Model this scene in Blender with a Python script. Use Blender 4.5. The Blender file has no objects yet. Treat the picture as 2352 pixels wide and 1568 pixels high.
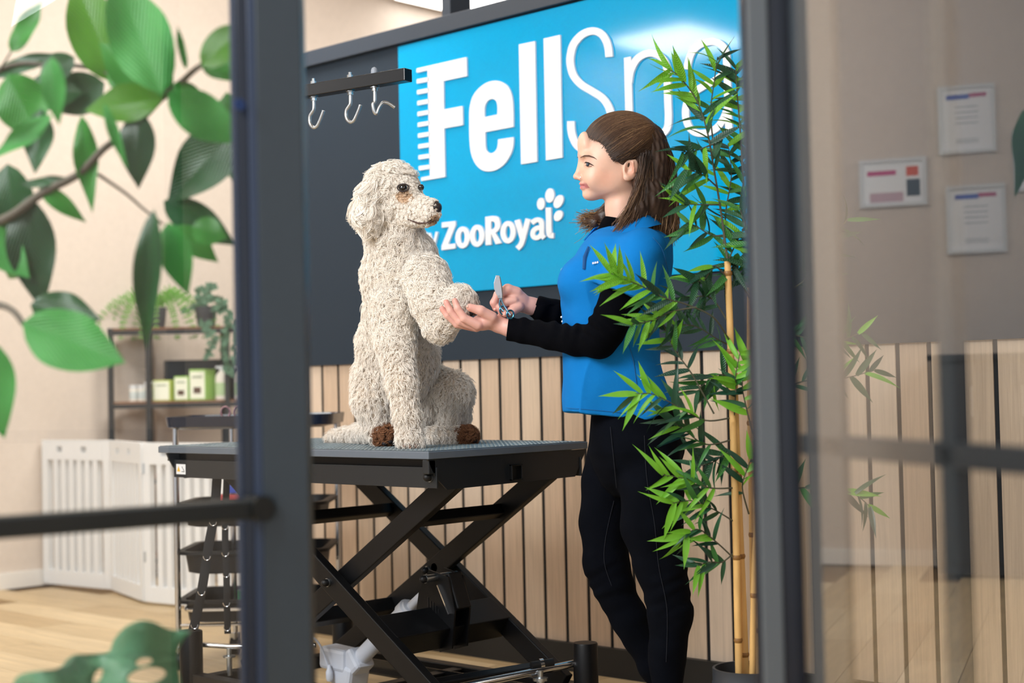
import bpy, bmesh, math, random
import numpy as np
from mathutils import Vector, Matrix, geometry
random.seed(7); rng = np.random.default_rng(7)
SC = bpy.context.scene; COL = SC.collection
# ---------------- camera (fitted to the wall, the table and the verticals) ----------------
W, H = 2352, 1568
FPX, PITCH, ROLL, YAW = 3506.7, .0292, .0217, .7563
_ca, _sa, _cp, _sp, _cr, _sr = math.cos(YAW), math.sin(YAW), math.cos(PITCH), math.sin(PITCH), math.cos(ROLL), math.sin(ROLL)
CR = np.array([_ca, _sa, 0.]); F0 = np.array([-_sa, _ca, 0.])
CF = F0*_cp + np.array([0, 0, _sp]); CU = -F0*_sp + np.array([0, 0, _cp]); CO = np.array([0, 0, 1.])
def ray(x, y):
    x2 = x-W/2; y2 = H/2-y
    return CF + CR*((x2*_cr+y2*_sr)/FPX) + CU*((-x2*_sr+y2*_cr)/FPX)
def at(x, y, X=None, Y=None, Z=None, d=None):
    r = ray(x, y)
    t = X/r[0] if X is not None else Y/r[1] if Y is not None else (Z-1)/r[2] if Z is not None else d
    return Vector(CO + r*t)
def warp(P, dref):
    """local figure coordinates (pixels right, pixels down, pixels deeper) -> metres in the room"""
    P = np.asarray(P, float); s = FPX/dref
    x2 = P[:, 0]-W/2; y2 = H/2-P[:, 1]
    r = CF + np.outer((x2*_cr+y2*_sr)/FPX, CR) + np.outer((-x2*_sr+y2*_cr)/FPX, CU)
    return CO + r*(dref + P[:, 2:3]/s)
cd = bpy.data.cameras.new('camera'); cam = bpy.data.objects.new('camera', cd); COL.objects.link(cam)
ex = CR*_cr - CU*_sr; ey = CR*_sr + CU*_cr
m = Matrix.Identity(4)
for i in range(3):
    m[i][0], m[i][1], m[i][2], m[i][3] = ex[i], ey[i], -CF[i], CO[i]
cam.matrix_world = m
cd.sensor_width = 36; cd.lens = FPX/W*36; cd.clip_start = .05
cd.dof.use_dof = True; cd.dof.focus_distance = 4.15; cd.dof.aperture_fstop = 2.3
SC.camera = cam
SC.view_settings.view_transform = 'Standard'; SC.view_settings.look = 'None'
SC.view_settings.exposure = -.1; SC.view_settings.gamma = 1.0; SC.view_settings.use_curve_mapping = False
# ---------------- light ----------------
wd = bpy.data.worlds.new('world'); SC.world = wd; wd.use_nodes = True
wd.node_tree.nodes['Background'].inputs[0].default_value = (.95, .96, 1, 1)
wd.node_tree.nodes['Background'].inputs[1].default_value = 1.0
def area(name, loc, target, sx, sy, power, col=(1, 1, 1)):
    l = bpy.data.lights.new(name, 'AREA'); l.shape = 'RECTANGLE'; l.size = sx; l.size_y = sy; l.energy = power; l.color = col
    o = bpy.data.objects.new(name, l); COL.objects.link(o); o.location = loc
    o.rotation_euler = (Vector(target)-Vector(loc)).to_track_quat('-Z', 'Y').to_euler()
    return o
area('key_light', (-2.6, -.6, 3.0), (-3.1, 3.1, 1.1), 1.4, 1.4, 150, (.97, .99, 1))  # unseen area light from the upper front, aimed at dog and groomer
area('side_light', (.9, 2.3, 2.6), (-2.6, 3.3, 1.2), 1.2, 1.2, 34, (.93, .97, 1))  # unseen cool area light from the right, no window behind it
area('room_fill', (-5.5, 5.0, 3.45), (-7.2, 4.4, .8), 1.4, 1.2, 95, (1, .95, .88))  # unseen fill added to brighten the left room
area('wall_fill', (-4.9, 3.3, 3.45), (-7.0, 3.9, .2), .9, .9, 70, (1, .96, .92))  # unseen fill added to brighten the lower left wall and gate
# ---------------- materials ----------------
def lin(h):
    if isinstance(h, str):
        h = h.lstrip('#'); c = [int(h[i:i+2], 16)/255 for i in (0, 2, 4)]
    else: c = list(h)
    return tuple((x/12.92 if x <= .04045 else ((x+.055)/1.055)**2.4) for x in c)+(1,)
def mat(name, col, rough=.5, metal=0, spec=.5, noise=0, nscale=20, bump=0, bscale=200, stretch=None, coat=0, trans=0, sss=0, sheen=0, emit=None, attr=None, distort=0):
    mt = bpy.data.materials.new(name); mt.use_nodes = True; nt = mt.node_tree; b = nt.nodes['Principled BSDF']
    c = lin(col); b.inputs['Base Color'].default_value = c; b.inputs['Roughness'].default_value = rough
    b.inputs['Metallic'].default_value = metal; b.inputs['Specular IOR Level'].default_value = spec
    b.inputs['Coat Weight'].default_value = coat
    if coat: b.inputs['Coat Roughness'].default_value = .12
    if sss: b.inputs['Subsurface Weight'].default_value = sss; b.inputs['Subsurface Radius'].default_value = (.012, .005, .003); b.inputs['Subsurface Scale'].default_value = 1
    if sheen: b.inputs['Sheen Weight'].default_value = sheen
    if emit: b.inputs['Emission Color'].default_value = lin(emit[0]); b.inputs['Emission Strength'].default_value = emit[1]
    tc = nt.nodes.new('ShaderNodeTexCoord'); mp = nt.nodes.new('ShaderNodeMapping'); nt.links.new(tc.outputs['Object'], mp.inputs[0])
    if stretch: mp.inputs['Scale'].default_value = stretch
    src = None
    if attr:
        a = nt.nodes.new('ShaderNodeAttribute'); a.attribute_name = attr; src = a.outputs['Color']
        nt.links.new(src, b.inputs['Base Color'])
    if noise:
        n = nt.nodes.new('ShaderNodeTexNoise'); n.inputs['Scale'].default_value = nscale; n.inputs['Detail'].default_value = 6; n.inputs['Distortion'].default_value = distort
        nt.links.new(mp.outputs[0], n.inputs['Vector'])
        r = nt.nodes.new('ShaderNodeMapRange'); r.inputs[1].default_value = .3; r.inputs[2].default_value = .7; r.inputs[3].default_value = 1-noise; r.inputs[4].default_value = 1+noise
        nt.links.new(n.outputs[0], r.inputs[0])
        mx = nt.nodes.new('ShaderNodeMix'); mx.data_type = 'RGBA'; mx.blend_type = 'MULTIPLY'; mx.inputs[0].default_value = 1
        if src: nt.links.new(src, mx.inputs[6])
        else: mx.inputs[6].default_value = c
        nt.links.new(r.outputs[0], mx.inputs[7]); nt.links.new(mx.outputs[2], b.inputs['Base Color'])
    if bump:
        n = nt.nodes.new('ShaderNodeTexNoise'); n.inputs['Scale'].default_value = bscale; n.inputs['Detail'].default_value = 3
        nt.links.new(mp.outputs[0], n.inputs['Vector'])
        bp = nt.nodes.new('ShaderNodeBump'); bp.inputs['Strength'].default_value = bump; bp.inputs['Distance'].default_value = .002
        nt.links.new(n.outputs[0], bp.inputs['Height']); nt.links.new(bp.outputs[0], b.inputs['Normal'])
    return mt
def glass_mat(name, tint=(.97, .98, .98), k=1.0, rough=0.0):
    mt = bpy.data.materials.new(name); mt.use_nodes = True; nt = mt.node_tree; nt.nodes.clear()
    out = nt.nodes.new('ShaderNodeOutputMaterial'); mx = nt.nodes.new('ShaderNodeMixShader'); t = nt.nodes.new('ShaderNodeBsdfTransparent'); g = nt.nodes.new('ShaderNodeBsdfGlossy')
    f = nt.nodes.new('ShaderNodeFresnel'); f.inputs[0].default_value = 1.5
    mm = nt.nodes.new('ShaderNodeMath'); mm.operation = 'MULTIPLY'; mm.inputs[1].default_value = k; nt.links.new(f.outputs[0], mm.inputs[0])
    ge = nt.nodes.new('ShaderNodeNewGeometry'); sb = nt.nodes.new('ShaderNodeMath'); sb.operation = 'SUBTRACT'; sb.inputs[0].default_value = 1; nt.links.new(ge.outputs['Backfacing'], sb.inputs[1])
    m2 = nt.nodes.new('ShaderNodeMath'); m2.operation = 'MULTIPLY'; nt.links.new(mm.outputs[0], m2.inputs[0]); nt.links.new(sb.outputs[0], m2.inputs[1]); mm = m2
    t.inputs[0].default_value = tint+(1,); g.inputs['Roughness'].default_value = rough; g.inputs[0].default_value = (1, 1, 1, 1)
    nt.links.new(mm.outputs[0], mx.inputs[0]); nt.links.new(t.outputs[0], mx.inputs[1]); nt.links.new(g.outputs[0], mx.inputs[2]); nt.links.new(mx.outputs[0], out.inputs[0])
    return mt
M = {}
M['slat'] = mat('oak_slat', '#cbb69f', .55, noise=.12, nscale=9, stretch=(9, 1, .35), bump=.25, bscale=40, distort=1.2)
M['slat2'] = mat('pale_oak_slat', '#d2bfab', .55, noise=.10, nscale=8, stretch=(8, 1, .3), bump=.25, bscale=40, distort=1.5)
M['slat3'] = mat('warm_oak_slat', '#c6ae96', .55, noise=.13, nscale=10, stretch=(10, 1, .4), bump=.25, bscale=40, distort=1)
M['felt'] = mat('black_felt', '#15181b', .95)
M['anthra'] = mat('anthracite_paint', '#212f3c', .6, spec=.3, noise=.03, nscale=300, bump=.15, bscale=900)
M['anthra_trim'] = mat('anthracite_trim', '#313c49', .45)
M['blackbase'] = mat('black_plinth', '#111314', .5)
M['sign'] = mat('sign_blue', '#00a0d6', .07, spec=.24, noise=.02, nscale=3)
M['letter'] = mat('letter_white', '#f0f2f6', .3)
M['taupe'] = mat('taupe_plaster', '#d5c8bc', .9, noise=.03, nscale=30, bump=.2, bscale=250)
M['ceil'] = mat('ceiling_paint', '#efe6da', .9)
M['skirt'] = mat('white_skirting', '#e6e2dc', .45)
M['frame'] = mat('dark_frame_paint', '#2e3942', .4, metal=.0, noise=.03, nscale=60)
M['gasket'] = mat('blue_black_gasket', '#141c2b', .25)
M['gasket2'] = mat('slate_edge', '#26334a', .28)
M['glass'] = glass_mat('pane_glass', k=1.7)
M['glassr'] = glass_mat('door_glass', (.93, .94, .94), 2.2)
M['black'] = mat('black_powder_coat', '#07080b', .42, spec=.25, noise=.15, nscale=40, bump=.12, bscale=900)
M['blackg'] = mat('gloss_black_steel', '#0d0e10', .22)
M['tedge'] = mat('table_edge_grey', '#5b6571', .45)
M['apron'] = mat('apron_anthracite', '#171b1f', .45, spec=.4, bump=.1, bscale=900)
M['chrome'] = mat('chrome', '#c9c9cc', .18, metal=1)
M['zinc'] = mat('zinc_steel', '#b9bec2', .3, metal=1)
M['rubber'] = mat('rubber_black', '#090a0d', .5, spec=.35)
M['whiteplastic'] = mat('white_plastic', '#ccd2de', .4)
M['gate'] = mat('gate_white', '#e6e8ea', .5)
M['gate2'] = mat('gate_slot_edge', '#f0ebe0', .5)
M['cane'] = mat('bamboo_cane', '#d9b070', .4, noise=.18, nscale=12, stretch=(3, 3, .6))
M['node'] = mat('bamboo_node', '#8a6230', .5)
M['twig'] = mat('twig_bark', '#4a4a3a', .7)
M['pot'] = mat('pot_anthracite', '#2c3138', .45)
M['soil'] = mat('soil', '#191512', .95, bump=1, bscale=120)
M['led'] = mat('led_panel', '#ffffff', .5, emit=('#fffdf8', 5)); M['led2'] = mat('led_panel_bright', '#ffffff', .5, emit=('#fffdf8', 50))
M['denim'] = mat('black_denim', '#070a12', .95, spec=.08, noise=.2, nscale=14, bump=.35, bscale=1400, sheen=.0)
M['knit'] = mat('black_knit', '#05060b', .95, spec=.06, noise=.15, nscale=20, bump=.4, bscale=900, sheen=.0)
M['polo'] = mat('blue_pique', '#0478c8', .85, spec=.2, noise=.06, nscale=9, bump=.5, bscale=1000)
M['skin'] = mat('skin', '#e0b09a', .45, attr='Col', noise=.05, nscale=25, sss=.25, bump=.08, bscale=500)
M['hair'] = mat('brown_hair', '#3f2c22', .42, noise=.35, nscale=22, stretch=(1, 1, 1), bump=.5, bscale=120)
M['nail'] = mat('nail', '#e5b6a8', .25)
M['dogskin'] = mat('cream_undercoat', '#d9c6b2', .9, attr='Col', noise=.10, nscale=60, bump=.9, bscale=160)
M['nose'] = mat('dog_nose', '#241c1e', .3, bump=.5, bscale=500)
M['eye'] = mat('eye_black', '#0b0808', .06, coat=1)
M['claw'] = mat('claw', '#8a6a58', .4)
M['pad'] = mat('paw_pad', '#1d1b1e', .6, bump=.6, bscale=400)
# ---------------- mesh helpers ----------------
class MB:
    def __init__(s): s.v = []; s.f = []
    def add(s, v, f):
        o = len(s.v); s.v += [tuple(map(float, p)) for p in v]; s.f += [tuple(o+i for i in q) for q in f]; return s
    def box(s, lo, hi):
        x0, y0, z0 = lo; x1, y1, z1 = hi
        return s.add([(x0, y0, z0), (x1, y0, z0), (x1, y1, z0), (x0, y1, z0), (x0, y0, z1), (x1, y0, z1), (x1, y1, z1), (x0, y1, z1)],
                     [(0, 3, 2, 1), (4, 5, 6, 7), (0, 1, 5, 4), (1, 2, 6, 5), (2, 3, 7, 6), (3, 0, 4, 7)])
    def beam(s, a, b, w, h, side=None, ext=0):
        """rectangular bar a->b; w along `side`, h along the third axis"""
        a = Vector(a); b = Vector(b); t = (b-a).normalized(); a = a-t*ext; b = b+t*ext
        sd = Vector(side) if side is not None else (t.cross(Vector((0, 0, 1))) if abs(t.z) < .95 else Vector((1, 0, 0)))
        sd = (sd-t*sd.dot(t)).normalized(); u = t.cross(sd)
        P = [p+sd*(i*w/2)+u*(j*h/2) for p in (a, b) for i, j in ((-1, -1), (1, -1), (1, 1), (-1, 1))]
        return s.add(P, [(3, 2, 1, 0), (4, 5, 6, 7), (0, 1, 5, 4), (1, 2, 6, 5), (2, 3, 7, 6), (3, 0, 4, 7)])
    def tube(s, pts, r, n=8, cap=True, flat=1.0, side=None):
        pts = [Vector(p) for p in pts]; k = len(pts); rr = r if hasattr(r, '__len__') else [r]*k
        V = []; ref = Vector(side) if side is not None else None
        for i, p in enumerate(pts):
            t = (pts[min(i+1, k-1)]-pts[max(i-1, 0)])
            t = t.normalized() if t.length > 1e-9 else Vector((0, 0, 1))
            if ref is None: ref = t.orthogonal()
            ref = (ref-t*ref.dot(t))
            ref = ref.normalized() if ref.length > 1e-6 else t.orthogonal().normalized()
            u = t.cross(ref)
            V += [p+ref*(math.cos(2*math.pi*j/n)*rr[i])+u*(math.sin(2*math.pi*j/n)*rr[i]*flat) for j in range(n)]
        Fc = [(i*n+j, i*n+(j+1) % n, (i+1)*n+(j+1) % n, (i+1)*n+j) for i in range(k-1) for j in range(n)]
        if cap: Fc += [tuple(range(n-1, -1, -1)), tuple((k-1)*n+j for j in range(n))]
        return s.add(V, Fc)
    def cyl(s, a, b, r, n=16, r2=None): return s.tube([a, b], [r, r if r2 is None else r2], n)
    def lathe(s, c, prof, n=24, axis=(0, 0, 1)):
        ax = Vector(axis).normalized(); e1 = ax.orthogonal().normalized(); e2 = ax.cross(e1); c = Vector(c); V = []
        for r, z in prof: V += [c+ax*z+e1*(r*math.cos(2*math.pi*j/n))+e2*(r*math.sin(2*math.pi*j/n)) for j in range(n)]
        Fc = [(i*n+j, i*n+(j+1) % n, (i+1)*n+(j+1) % n, (i+1)*n+j) for i in range(len(prof)-1) for j in range(n)]
        Fc += [tuple(range(n-1, -1, -1)), tuple((len(prof)-1)*n+j for j in range(n))]
        return s.add(V, Fc)
    def ball(s, c, r, n=12, m_=8, sc=(1, 1, 1)):
        V = []; c = Vector(c)
        for i in range(1, m_):
            th = math.pi*i/m_
            V += [c+Vector((math.sin(th)*math.cos(2*math.pi*j/n)*sc[0], math.sin(th)*math.sin(2*math.pi*j/n)*sc[1], math.cos(th)*sc[2]))*r for j in range(n)]
        V += [c+Vector((0, 0, r*sc[2])), c-Vector((0, 0, r*sc[2]))]; k = len(V)
        Fc = [(i*n+j, (i+1)*n+j, (i+1)*n+(j+1) % n, i*n+(j+1) % n) for i in range(m_-2) for j in range(n)]
        Fc += [(k-2, j, (j+1) % n) for j in range(n)] + [(k-1, (m_-2)*n+(j+1) % n, (m_-2)*n+j) for j in range(n)]
        return s.add(V, Fc)
    def prism(s, loops, to3, th):
        """filled polygon (outer, holes) in 2D mapped by to3 to 3D, thickness vector th"""
        L3 = [[Vector((x, y, 0)) for x, y in lp] for lp in loops]
        tri = geometry.tessellate_polygon(L3); flat = [p for lp in loops for p in lp]
        A = [Vector(to3(*p)) for p in flat]; th = Vector(th); n = len(A)
        Fc = [tuple(t) for t in tri]+[tuple(reversed([i+n for i in t])) for t in tri]
        o = 0
        for lp in loops:
            k = len(lp); Fc += [(o+i, o+(i+1) % k, n+o+(i+1) % k, n+o+i) for i in range(k)]; o += k
        return s.add(A+[a+th for a in A], Fc)
    def mesh(s, name, mt=None, smooth=False):
        me = bpy.data.meshes.new(name); me.from_pydata(s.v, [], s.f); me.validate(); 
        bm = bmesh.new(); bm.from_mesh(me); bmesh.ops.recalc_face_normals(bm, faces=bm.faces); bm.to_mesh(me); bm.free()
        if mt: me.materials.append(mt)
        if smooth:
            me.polygons.foreach_set('use_smooth', [True]*len(me.polygons)); me.set_sharp_from_angle(angle=.7)
        me.update(); return me
def link(name, me, parent=None, label=None):
    o = bpy.data.objects.new(name, me); COL.objects.link(o)
    if parent is not None: o.parent = parent; o.matrix_parent_inverse = parent.matrix_world.inverted() if False else Matrix.Identity(4); 
    if parent is not None:
        off = WORLD.get(parent.name, Vector()); o.location = -off
        WORLD[o.name] = Vector()
    if label: o['label'] = label
    return o
WORLD = {}
def part(name, mb, mt, parent, smooth=False, bev=0, label=None):
    """geometry given in room coordinates; parent Empties sit at their base point"""
    o = link(name, mb.mesh(name, mt, smooth), parent, label)
    if bev: b = o.modifiers.new('bevel', 'BEVEL'); b.width = bev; b.segments = 2; b.limit_method = 'ANGLE'
    return o
def thing(name, label, cat, base=(0, 0, 0), group=None):
    o = bpy.data.objects.new(name, None); COL.objects.link(o); o.location = base; o.empty_display_size = .05
    WORLD[o.name] = Vector(base); o['label'] = label; o['category'] = cat
    if group: o['group'] = group
    return o
def tag(o, label, cat, group=None):
    o['label'] = label; o['category'] = cat
    if group: o['group'] = group
    return o
def struct(name, mb, mt, **k):
    o = part(name, mb, mt, None, **k); o['kind'] = 'structure'; return o
def smoothline(pts, sub=6, closed=False):
    pts = [np.array(p[:2], float) if len(p) < 4 and not isinstance(p, Vector) and len(p) == 2 else np.array(p, float) for p in pts]; n = len(pts); out = []
    rg = range(n if closed else n-1)
    for i in rg:
        p0 = pts[(i-1) % n] if closed or i > 0 else pts[i]; p1 = pts[i]; p2 = pts[(i+1) % n]; p3 = pts[(i+2) % n] if closed or i+2 < n else p2
        for j in range(sub):
            t = j/sub; out.append(.5*((2*p1)+(-p0+p2)*t+(2*p0-5*p1+4*p2-p3)*t*t+(-p0+3*p1-3*p2+p3)*t**3))
    if not closed: out.append(pts[-1])
    return out
# ================= structure =================
WY = 4.036            # face of the anthracite partition
LX = -7.42            # taupe left wall
CZ = 3.58             # ceiling
def wpt(x, y, Y=WY): return at(x, y, Y=Y)
# floor: oak-look planks
fl = struct('floor', MB().box((-7.6, -3, -.06), (3.2, 9.4, -.012)), mat('floor_base', '#8a6f4c', .7))
pm = [mat('oak_plank_%s' % n, c, .45, noise=.16, nscale=7, stretch=(.35, 5, 5), distort=1.5, bump=.1, bscale=60) for n, c in (('pale', '#cdb690'), ('honey', '#c2aa83'), ('tan', '#b79d75'))]
pme = []
for q in range(3):
    pme.append(MB().box((.0015, .0015, -.012), (1.2985, .1905, 0)).mesh('floor_plank', pm[q]))
cnt = 0
for r in range(40):
    y = -1.6 + r*.192
    for c in range(-1, 9):
        x = -7.9 + c*1.3 + (r*.47 % 1.3)
        if x < -7.75 or x > 1.6: continue
        o = bpy.data.objects.new('floor_plank', pme[rng.integers(3)]); COL.objects.link(o); o.parent = fl; o.location = (x, y, 0); cnt += 1
# the partition with its slats
PX0 = wpt(618, 841)[0]; PX1 = .9
ztop, zst, zsb = 2.4033, 1.1017, .098
wb = struct('wall_back', MB().box((PX0, WY+.0175, 0), (PX1, WY+.10, ztop)), M['felt'])
upper = part('wall_panel', MB().box((PX0, WY, zst), (-1.03, WY+.018, ztop-.06)), M['anthra'], wb, label='dark anthracite upper panel of the partition')
part('wall_panel', MB().box((-1.03, WY, 1.27), (PX1, WY+.018, ztop-.06)), M['anthra'], wb)
tr = struct('trim_1', MB().box((PX0-.01, WY-.028, ztop-.062), (PX1, WY+.11, ztop)), M['anthra_trim'], bev=.002)
struct('baseboard_back', MB().box((PX0, WY-.012, 0), (PX1, WY+.018, zsb)), M['blackbase'])
# slat joints: measured pitch
sx = [at(px, py, Y=WY)[0] for px, py in ((729, 930), (1087, 930), (1184, 950), (1335, 1100), (1607, 900), (1668, 900))]
pitch_ = .1016
x0 = at(1607, 900, Y=WY)[0]
k0 = int((PX0-x0)/pitch_)-0; k1 = int((PX1-x0)/pitch_)
for k in range(k0, k1):
    a = x0+k*pitch_+.0075; b = a+pitch_-.015
    top = zst if b < -1.03 else 1.27
    o = part('wall_slat', MB().box((a, WY+.0135, zsb), (b, WY+.0175, top)), (M['slat'], M['slat2'], M['slat3'])[rng.integers(3)], wb)
    o.location = Vector(o.location)
# left wall, far wall, ceiling, right end
wl = struct('wall_left', MB().box((LX-.1, -2.5, 0), (LX, 9.3, CZ)), M['taupe'])
struct('baseboard_left', MB().box((LX, -2.5, 0), (LX+.015, 9.2, .085)), M['skirt'], bev=.002)
struct('wall_far', MB().box((LX, 9.2, 0), (3.2, 9.3, CZ)), M['taupe'])
struct('wall_right', MB().box((PX1, WY-3.2, 0), (PX1+.1, 9.2, 2.6)), M['taupe'])
struct('ceiling', MB().box((LX-.1, -2.5, CZ), (3.2, 9.3, CZ+.1)), M['ceil'])
# post standing on the partition up to the ceiling
pc = at(1028, 20, Y=WY+.05); struct('trim_2', MB().box((pc[0], WY+.02, ztop), (pc[0]+.045, WY+.13, CZ)), M['anthra_trim'])
# LED ceiling panels
def led(x, y, sx_, sy_, lab, m_='led'):
    t = thing('ceiling_light', lab, 'ceiling light', (x, y, CZ))
    part('light_frame', MB().box((x-sx_/2-.02, y-sy_/2-.02, CZ-.03), (x+sx_/2+.02, y+sy_/2+.02, CZ-.001)), M['skirt'], t)
    part('diffuser', MB().box((x-sx_/2, y-sy_/2, CZ-.034), (x+sx_/2, y+sy_/2, CZ-.028)), M[m_], t)
p = at(1560, 105, Y=WY); d_ = ray(1560, 105); d_ = Vector((d_[0], -d_[1], d_[2])); q = p+d_*((CZ-p[2])/d_[2])
led(-6.85, -1.12, .74, .85, 'square ceiling panel lamp that shines back off the blue sign', 'led2')
p = at(1130, 0, Z=CZ-.03); led(p[0]+.2, p[1]+.1, 1.2, 1.2, 'square ceiling panel lamp glimpsed above the partition beside the dark post')
# ================= sign =================
sg0 = at(918.5, 89.6, Y=WY); sg1 = at(1792, 300, Y=WY)
PB = 1.355; PT = 2.3345
sign = thing('wall_sign', 'bright blue wall sign with raised white letters reading FellSpa by ZooRoyal', 'sign', ((sg0[0]+sg1[0])/2, WY, PB))
SY = WY-.012
part('sign_panel', MB().box((sg0[0], SY, PB), (sg1[0], WY-.001, PT)), M['sign'], sign, bev=.002)
TH = (0, -.008, 0)
def C4(p): return (940+p[0]/2.94, p[1]/2.94)
def C5(p): return (940+p[0]/5.2275, 400+p[1]/5.2275)
def onsign(x, y): return at(x, y, Y=SY)
RN = [0]
def ribbon(mb, pts, w, cv, sub=6, taper=None):
    RN[0] += 1; eps = Vector((0, -.0006*(RN[0] % 3), 0))
    L = [np.array(cv(p)) for p in (smoothline(pts, sub) if len(pts) > 2 else pts)]; n = len(L); A = []; B = []
    sc_ = 2.94 if cv is C4 else 5.2275
    for i in range(n):
        t = L[min(i+1, n-1)]-L[max(i-1, 0)]; t /= np.linalg.norm(t); nn = np.array([-t[1], t[0]])*(w/2/sc_)
        A.append(L[i]+nn); B.append(L[i]-nn)
    V = [onsign(*p) for p in A+B]; th = Vector(TH)+eps; V2 = [v+th for v in V]; N = 2*n
    Fc = [(i, i+1, n+i+1, n+i) for i in range(n-1)]+[(N+n+i, N+n+i+1, N+i+1, N+i) for i in range(n-1)]
    Fc += [(i, N+i, N+i+1, i+1) for i in range(n-1)]+[(n+i+1, N+n+i+1, N+n+i, n+i) for i in range(n-1)]
    Fc += [(0, n, N+n, N), (n-1, N+n-1, N+2*n-1, 2*n-1)]
    mb.add(V+V2, Fc)
def fill(mb, loops, cv): mb.prism([[cv(p) for p in lp] for lp in loops], onsign, TH)
def ell2(cx, cy, rx, ry, tilt=0, n=36):
    c, s_ = math.cos(tilt), math.sin(tilt)
    return [(cx+rx*math.cos(a)*c-ry*math.sin(a)*s_, cy+rx*math.cos(a)*s_+ry*math.sin(a)*c) for a in [2*math.pi*i/n for i in range(n)]]
def letter(mb, nm='letter'): return part(nm, mb, M['letter'], sign)
mb = MB()
fill(mb, [[(60, 465), (395, 388), (398, 515), (240, 548), (242, 742), (368, 718), (370, 845), (244, 868), (251, 1195), (90, 1222), (90, 1200), (150, 1188), (134, 475), (60, 492)]], C4)
for i in range(1, 10):
    y = 465+73.2*i; xl = 60+1.6*i; xr = 140+1.4*i; s_ = 16-i*.5
    fill(mb, [[(xl, y), (xr, y-s_), (xr, y+27-s_), (xl, y+27)]], C4)
letter(mb)
sm = lambda pts, closed=True: [tuple(p) for p in smoothline(pts, 4, closed)]
mb = MB()
eo = [(712, 858)]+[tuple(p) for p in smoothline([(712, 858), (711, 760), (704, 660), (678, 590), (635, 556), (585, 547), (530, 562), (478, 600), (438, 655), (418, 730), (415, 820), (418, 960), (430, 1045), (458, 1108), (498, 1147), (545, 1158), (602, 1145), (655, 1105), (693, 1045), (710, 990), (713, 927)], 4)][1:]
eo += [tuple(p) for p in smoothline([(610, 943), (608, 975), (600, 1008), (580, 1030), (555, 1036), (535, 1022), (526, 1000), (523, 960), (522, 893)], 4)]
fill(mb, [eo, [tuple(p) for p in smoothline([(518, 793), (517, 740), (523, 708), (541, 680), (568, 669), (592, 678), (603, 700), (606, 735), (604, 775)], 4)]], C4)
letter(mb)
mb = MB(); fill(mb, [[(750, 303), (858, 280), (872, 1093), (765, 1110)]], C4); letter(mb)
mb = MB(); fill(mb, [[(917, 263), (1028, 238), (1043, 1065), (933, 1083)]], C4); letter(mb)
mb = MB(); ribbon(mb, [(1359, 386), (1354, 330), (1340, 280), (1310, 235), (1262, 212), (1208, 220), (1158, 252), (1115, 310), (1098, 380), (1098, 440), (1118, 510), (1168, 570), (1240, 615), (1310, 660), (1352, 715), (1372, 780), (1375, 850), (1360, 920), (1320, 980), (1260, 1015), (1200, 1018), (1145, 985), (1115, 930), (1103, 875), (1101, 820)], 49, C4); letter(mb)
mb = MB(); fill(mb, [[(1460, 393), (1505, 384), (1518, 760), (1524, 1280), (1482, 1290)]], C4); ribbon(mb, [(1492, 560), (1505, 480), (1545, 405), (1605, 366), (1665, 364), (1718, 395), (1748, 455), (1752, 540), (1757, 700), (1760, 800), (1750, 870), (1700, 918), (1630, 935), (1560, 935), (1505, 900)], 47, C4); letter(mb)
mb = MB(); ribbon(mb, [(1885, 470), (1893, 420), (1920, 350), (1980, 300), (2055, 283), (2115, 303), (2146, 352), (2152, 430), (2158, 600), (2162, 760), (2168, 890)], 47, C4)
ribbon(mb, [(2152, 450), (2128, 500), (2075, 545), (2000, 582), (1925, 632), (1884, 700), (1876, 785), (1900, 860), (1950, 898), (2020, 896), (2085, 865), (2130, 805), (2158, 735)], 47, C4); letter(mb)
mb = MB(); ribbon(mb, [(150, 640), (157, 925)], 24, C5); ribbon(mb, [(160, 760), (185, 712), (215, 708), (236, 745), (243, 810), (240, 880), (222, 918), (190, 925), (160, 900)], 24, C5); letter(mb)
mb = MB(); ribbon(mb, [(258, 708), (303, 885)], 26, C5); ribbon(mb, [(350, 695), (330, 780), (305, 890), (292, 950), (262, 1002)], 26, C5); letter(mb)
mb = MB(); fill(mb, [[(410, 582), (570, 563), (572, 615), (482, 842), (574, 833), (568, 892), (405, 912), (407, 860), (498, 632), (408, 643)]], C5); letter(mb)
for cx, cy, rx, ry, hx, hy in ((657, 760, 86, 130, 27, 74), (832, 740, 87, 132, 27, 76), (1203, 697, 91, 134, 30, 76)):
    mb = MB(); fill(mb, [ell2(cx, cy, rx, ry, .04), ell2(cx, cy, hx, hy, .02)], C5); letter(mb)
mb = MB(); fill(mb, [[(930, 515)]+[tuple(p) for p in smoothline([(1010, 502), (1060, 506), (1092, 530), (1108, 580), (1105, 640), (1080, 682), (1050, 704)], 4)]+[(1125, 828), (1055, 840), (998, 712), (1000, 848), (934, 852)], [(997, 570)]+[tuple(p) for p in smoothline([(1022, 567), (1040, 580), (1047, 605), (1042, 640), (1020, 660)], 3)]+[(997, 664)]], C5); letter(mb)
mb = MB(); ribbon(mb, [(1312, 550), (1378, 775)], 66, C5); ribbon(mb, [(1445, 538), (1412, 660), (1378, 790), (1355, 850), (1315, 893)], 60, C5); letter(mb)
mb = MB(); ribbon(mb, [(1490, 588), (1525, 560), (1568, 548), (1603, 572), (1610, 640), (1612, 730), (1640, 768)], 56, C5); ribbon(mb, [(1605, 640), (1550, 648), (1505, 685), (1500, 735), (1528, 765), (1568, 757), (1608, 720)], 54, C5); letter(mb)
mb = MB(); ribbon(mb, [(1688, 402), (1692, 560), (1694, 680), (1708, 732), (1752, 738)], 64, C5); letter(mb)
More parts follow.
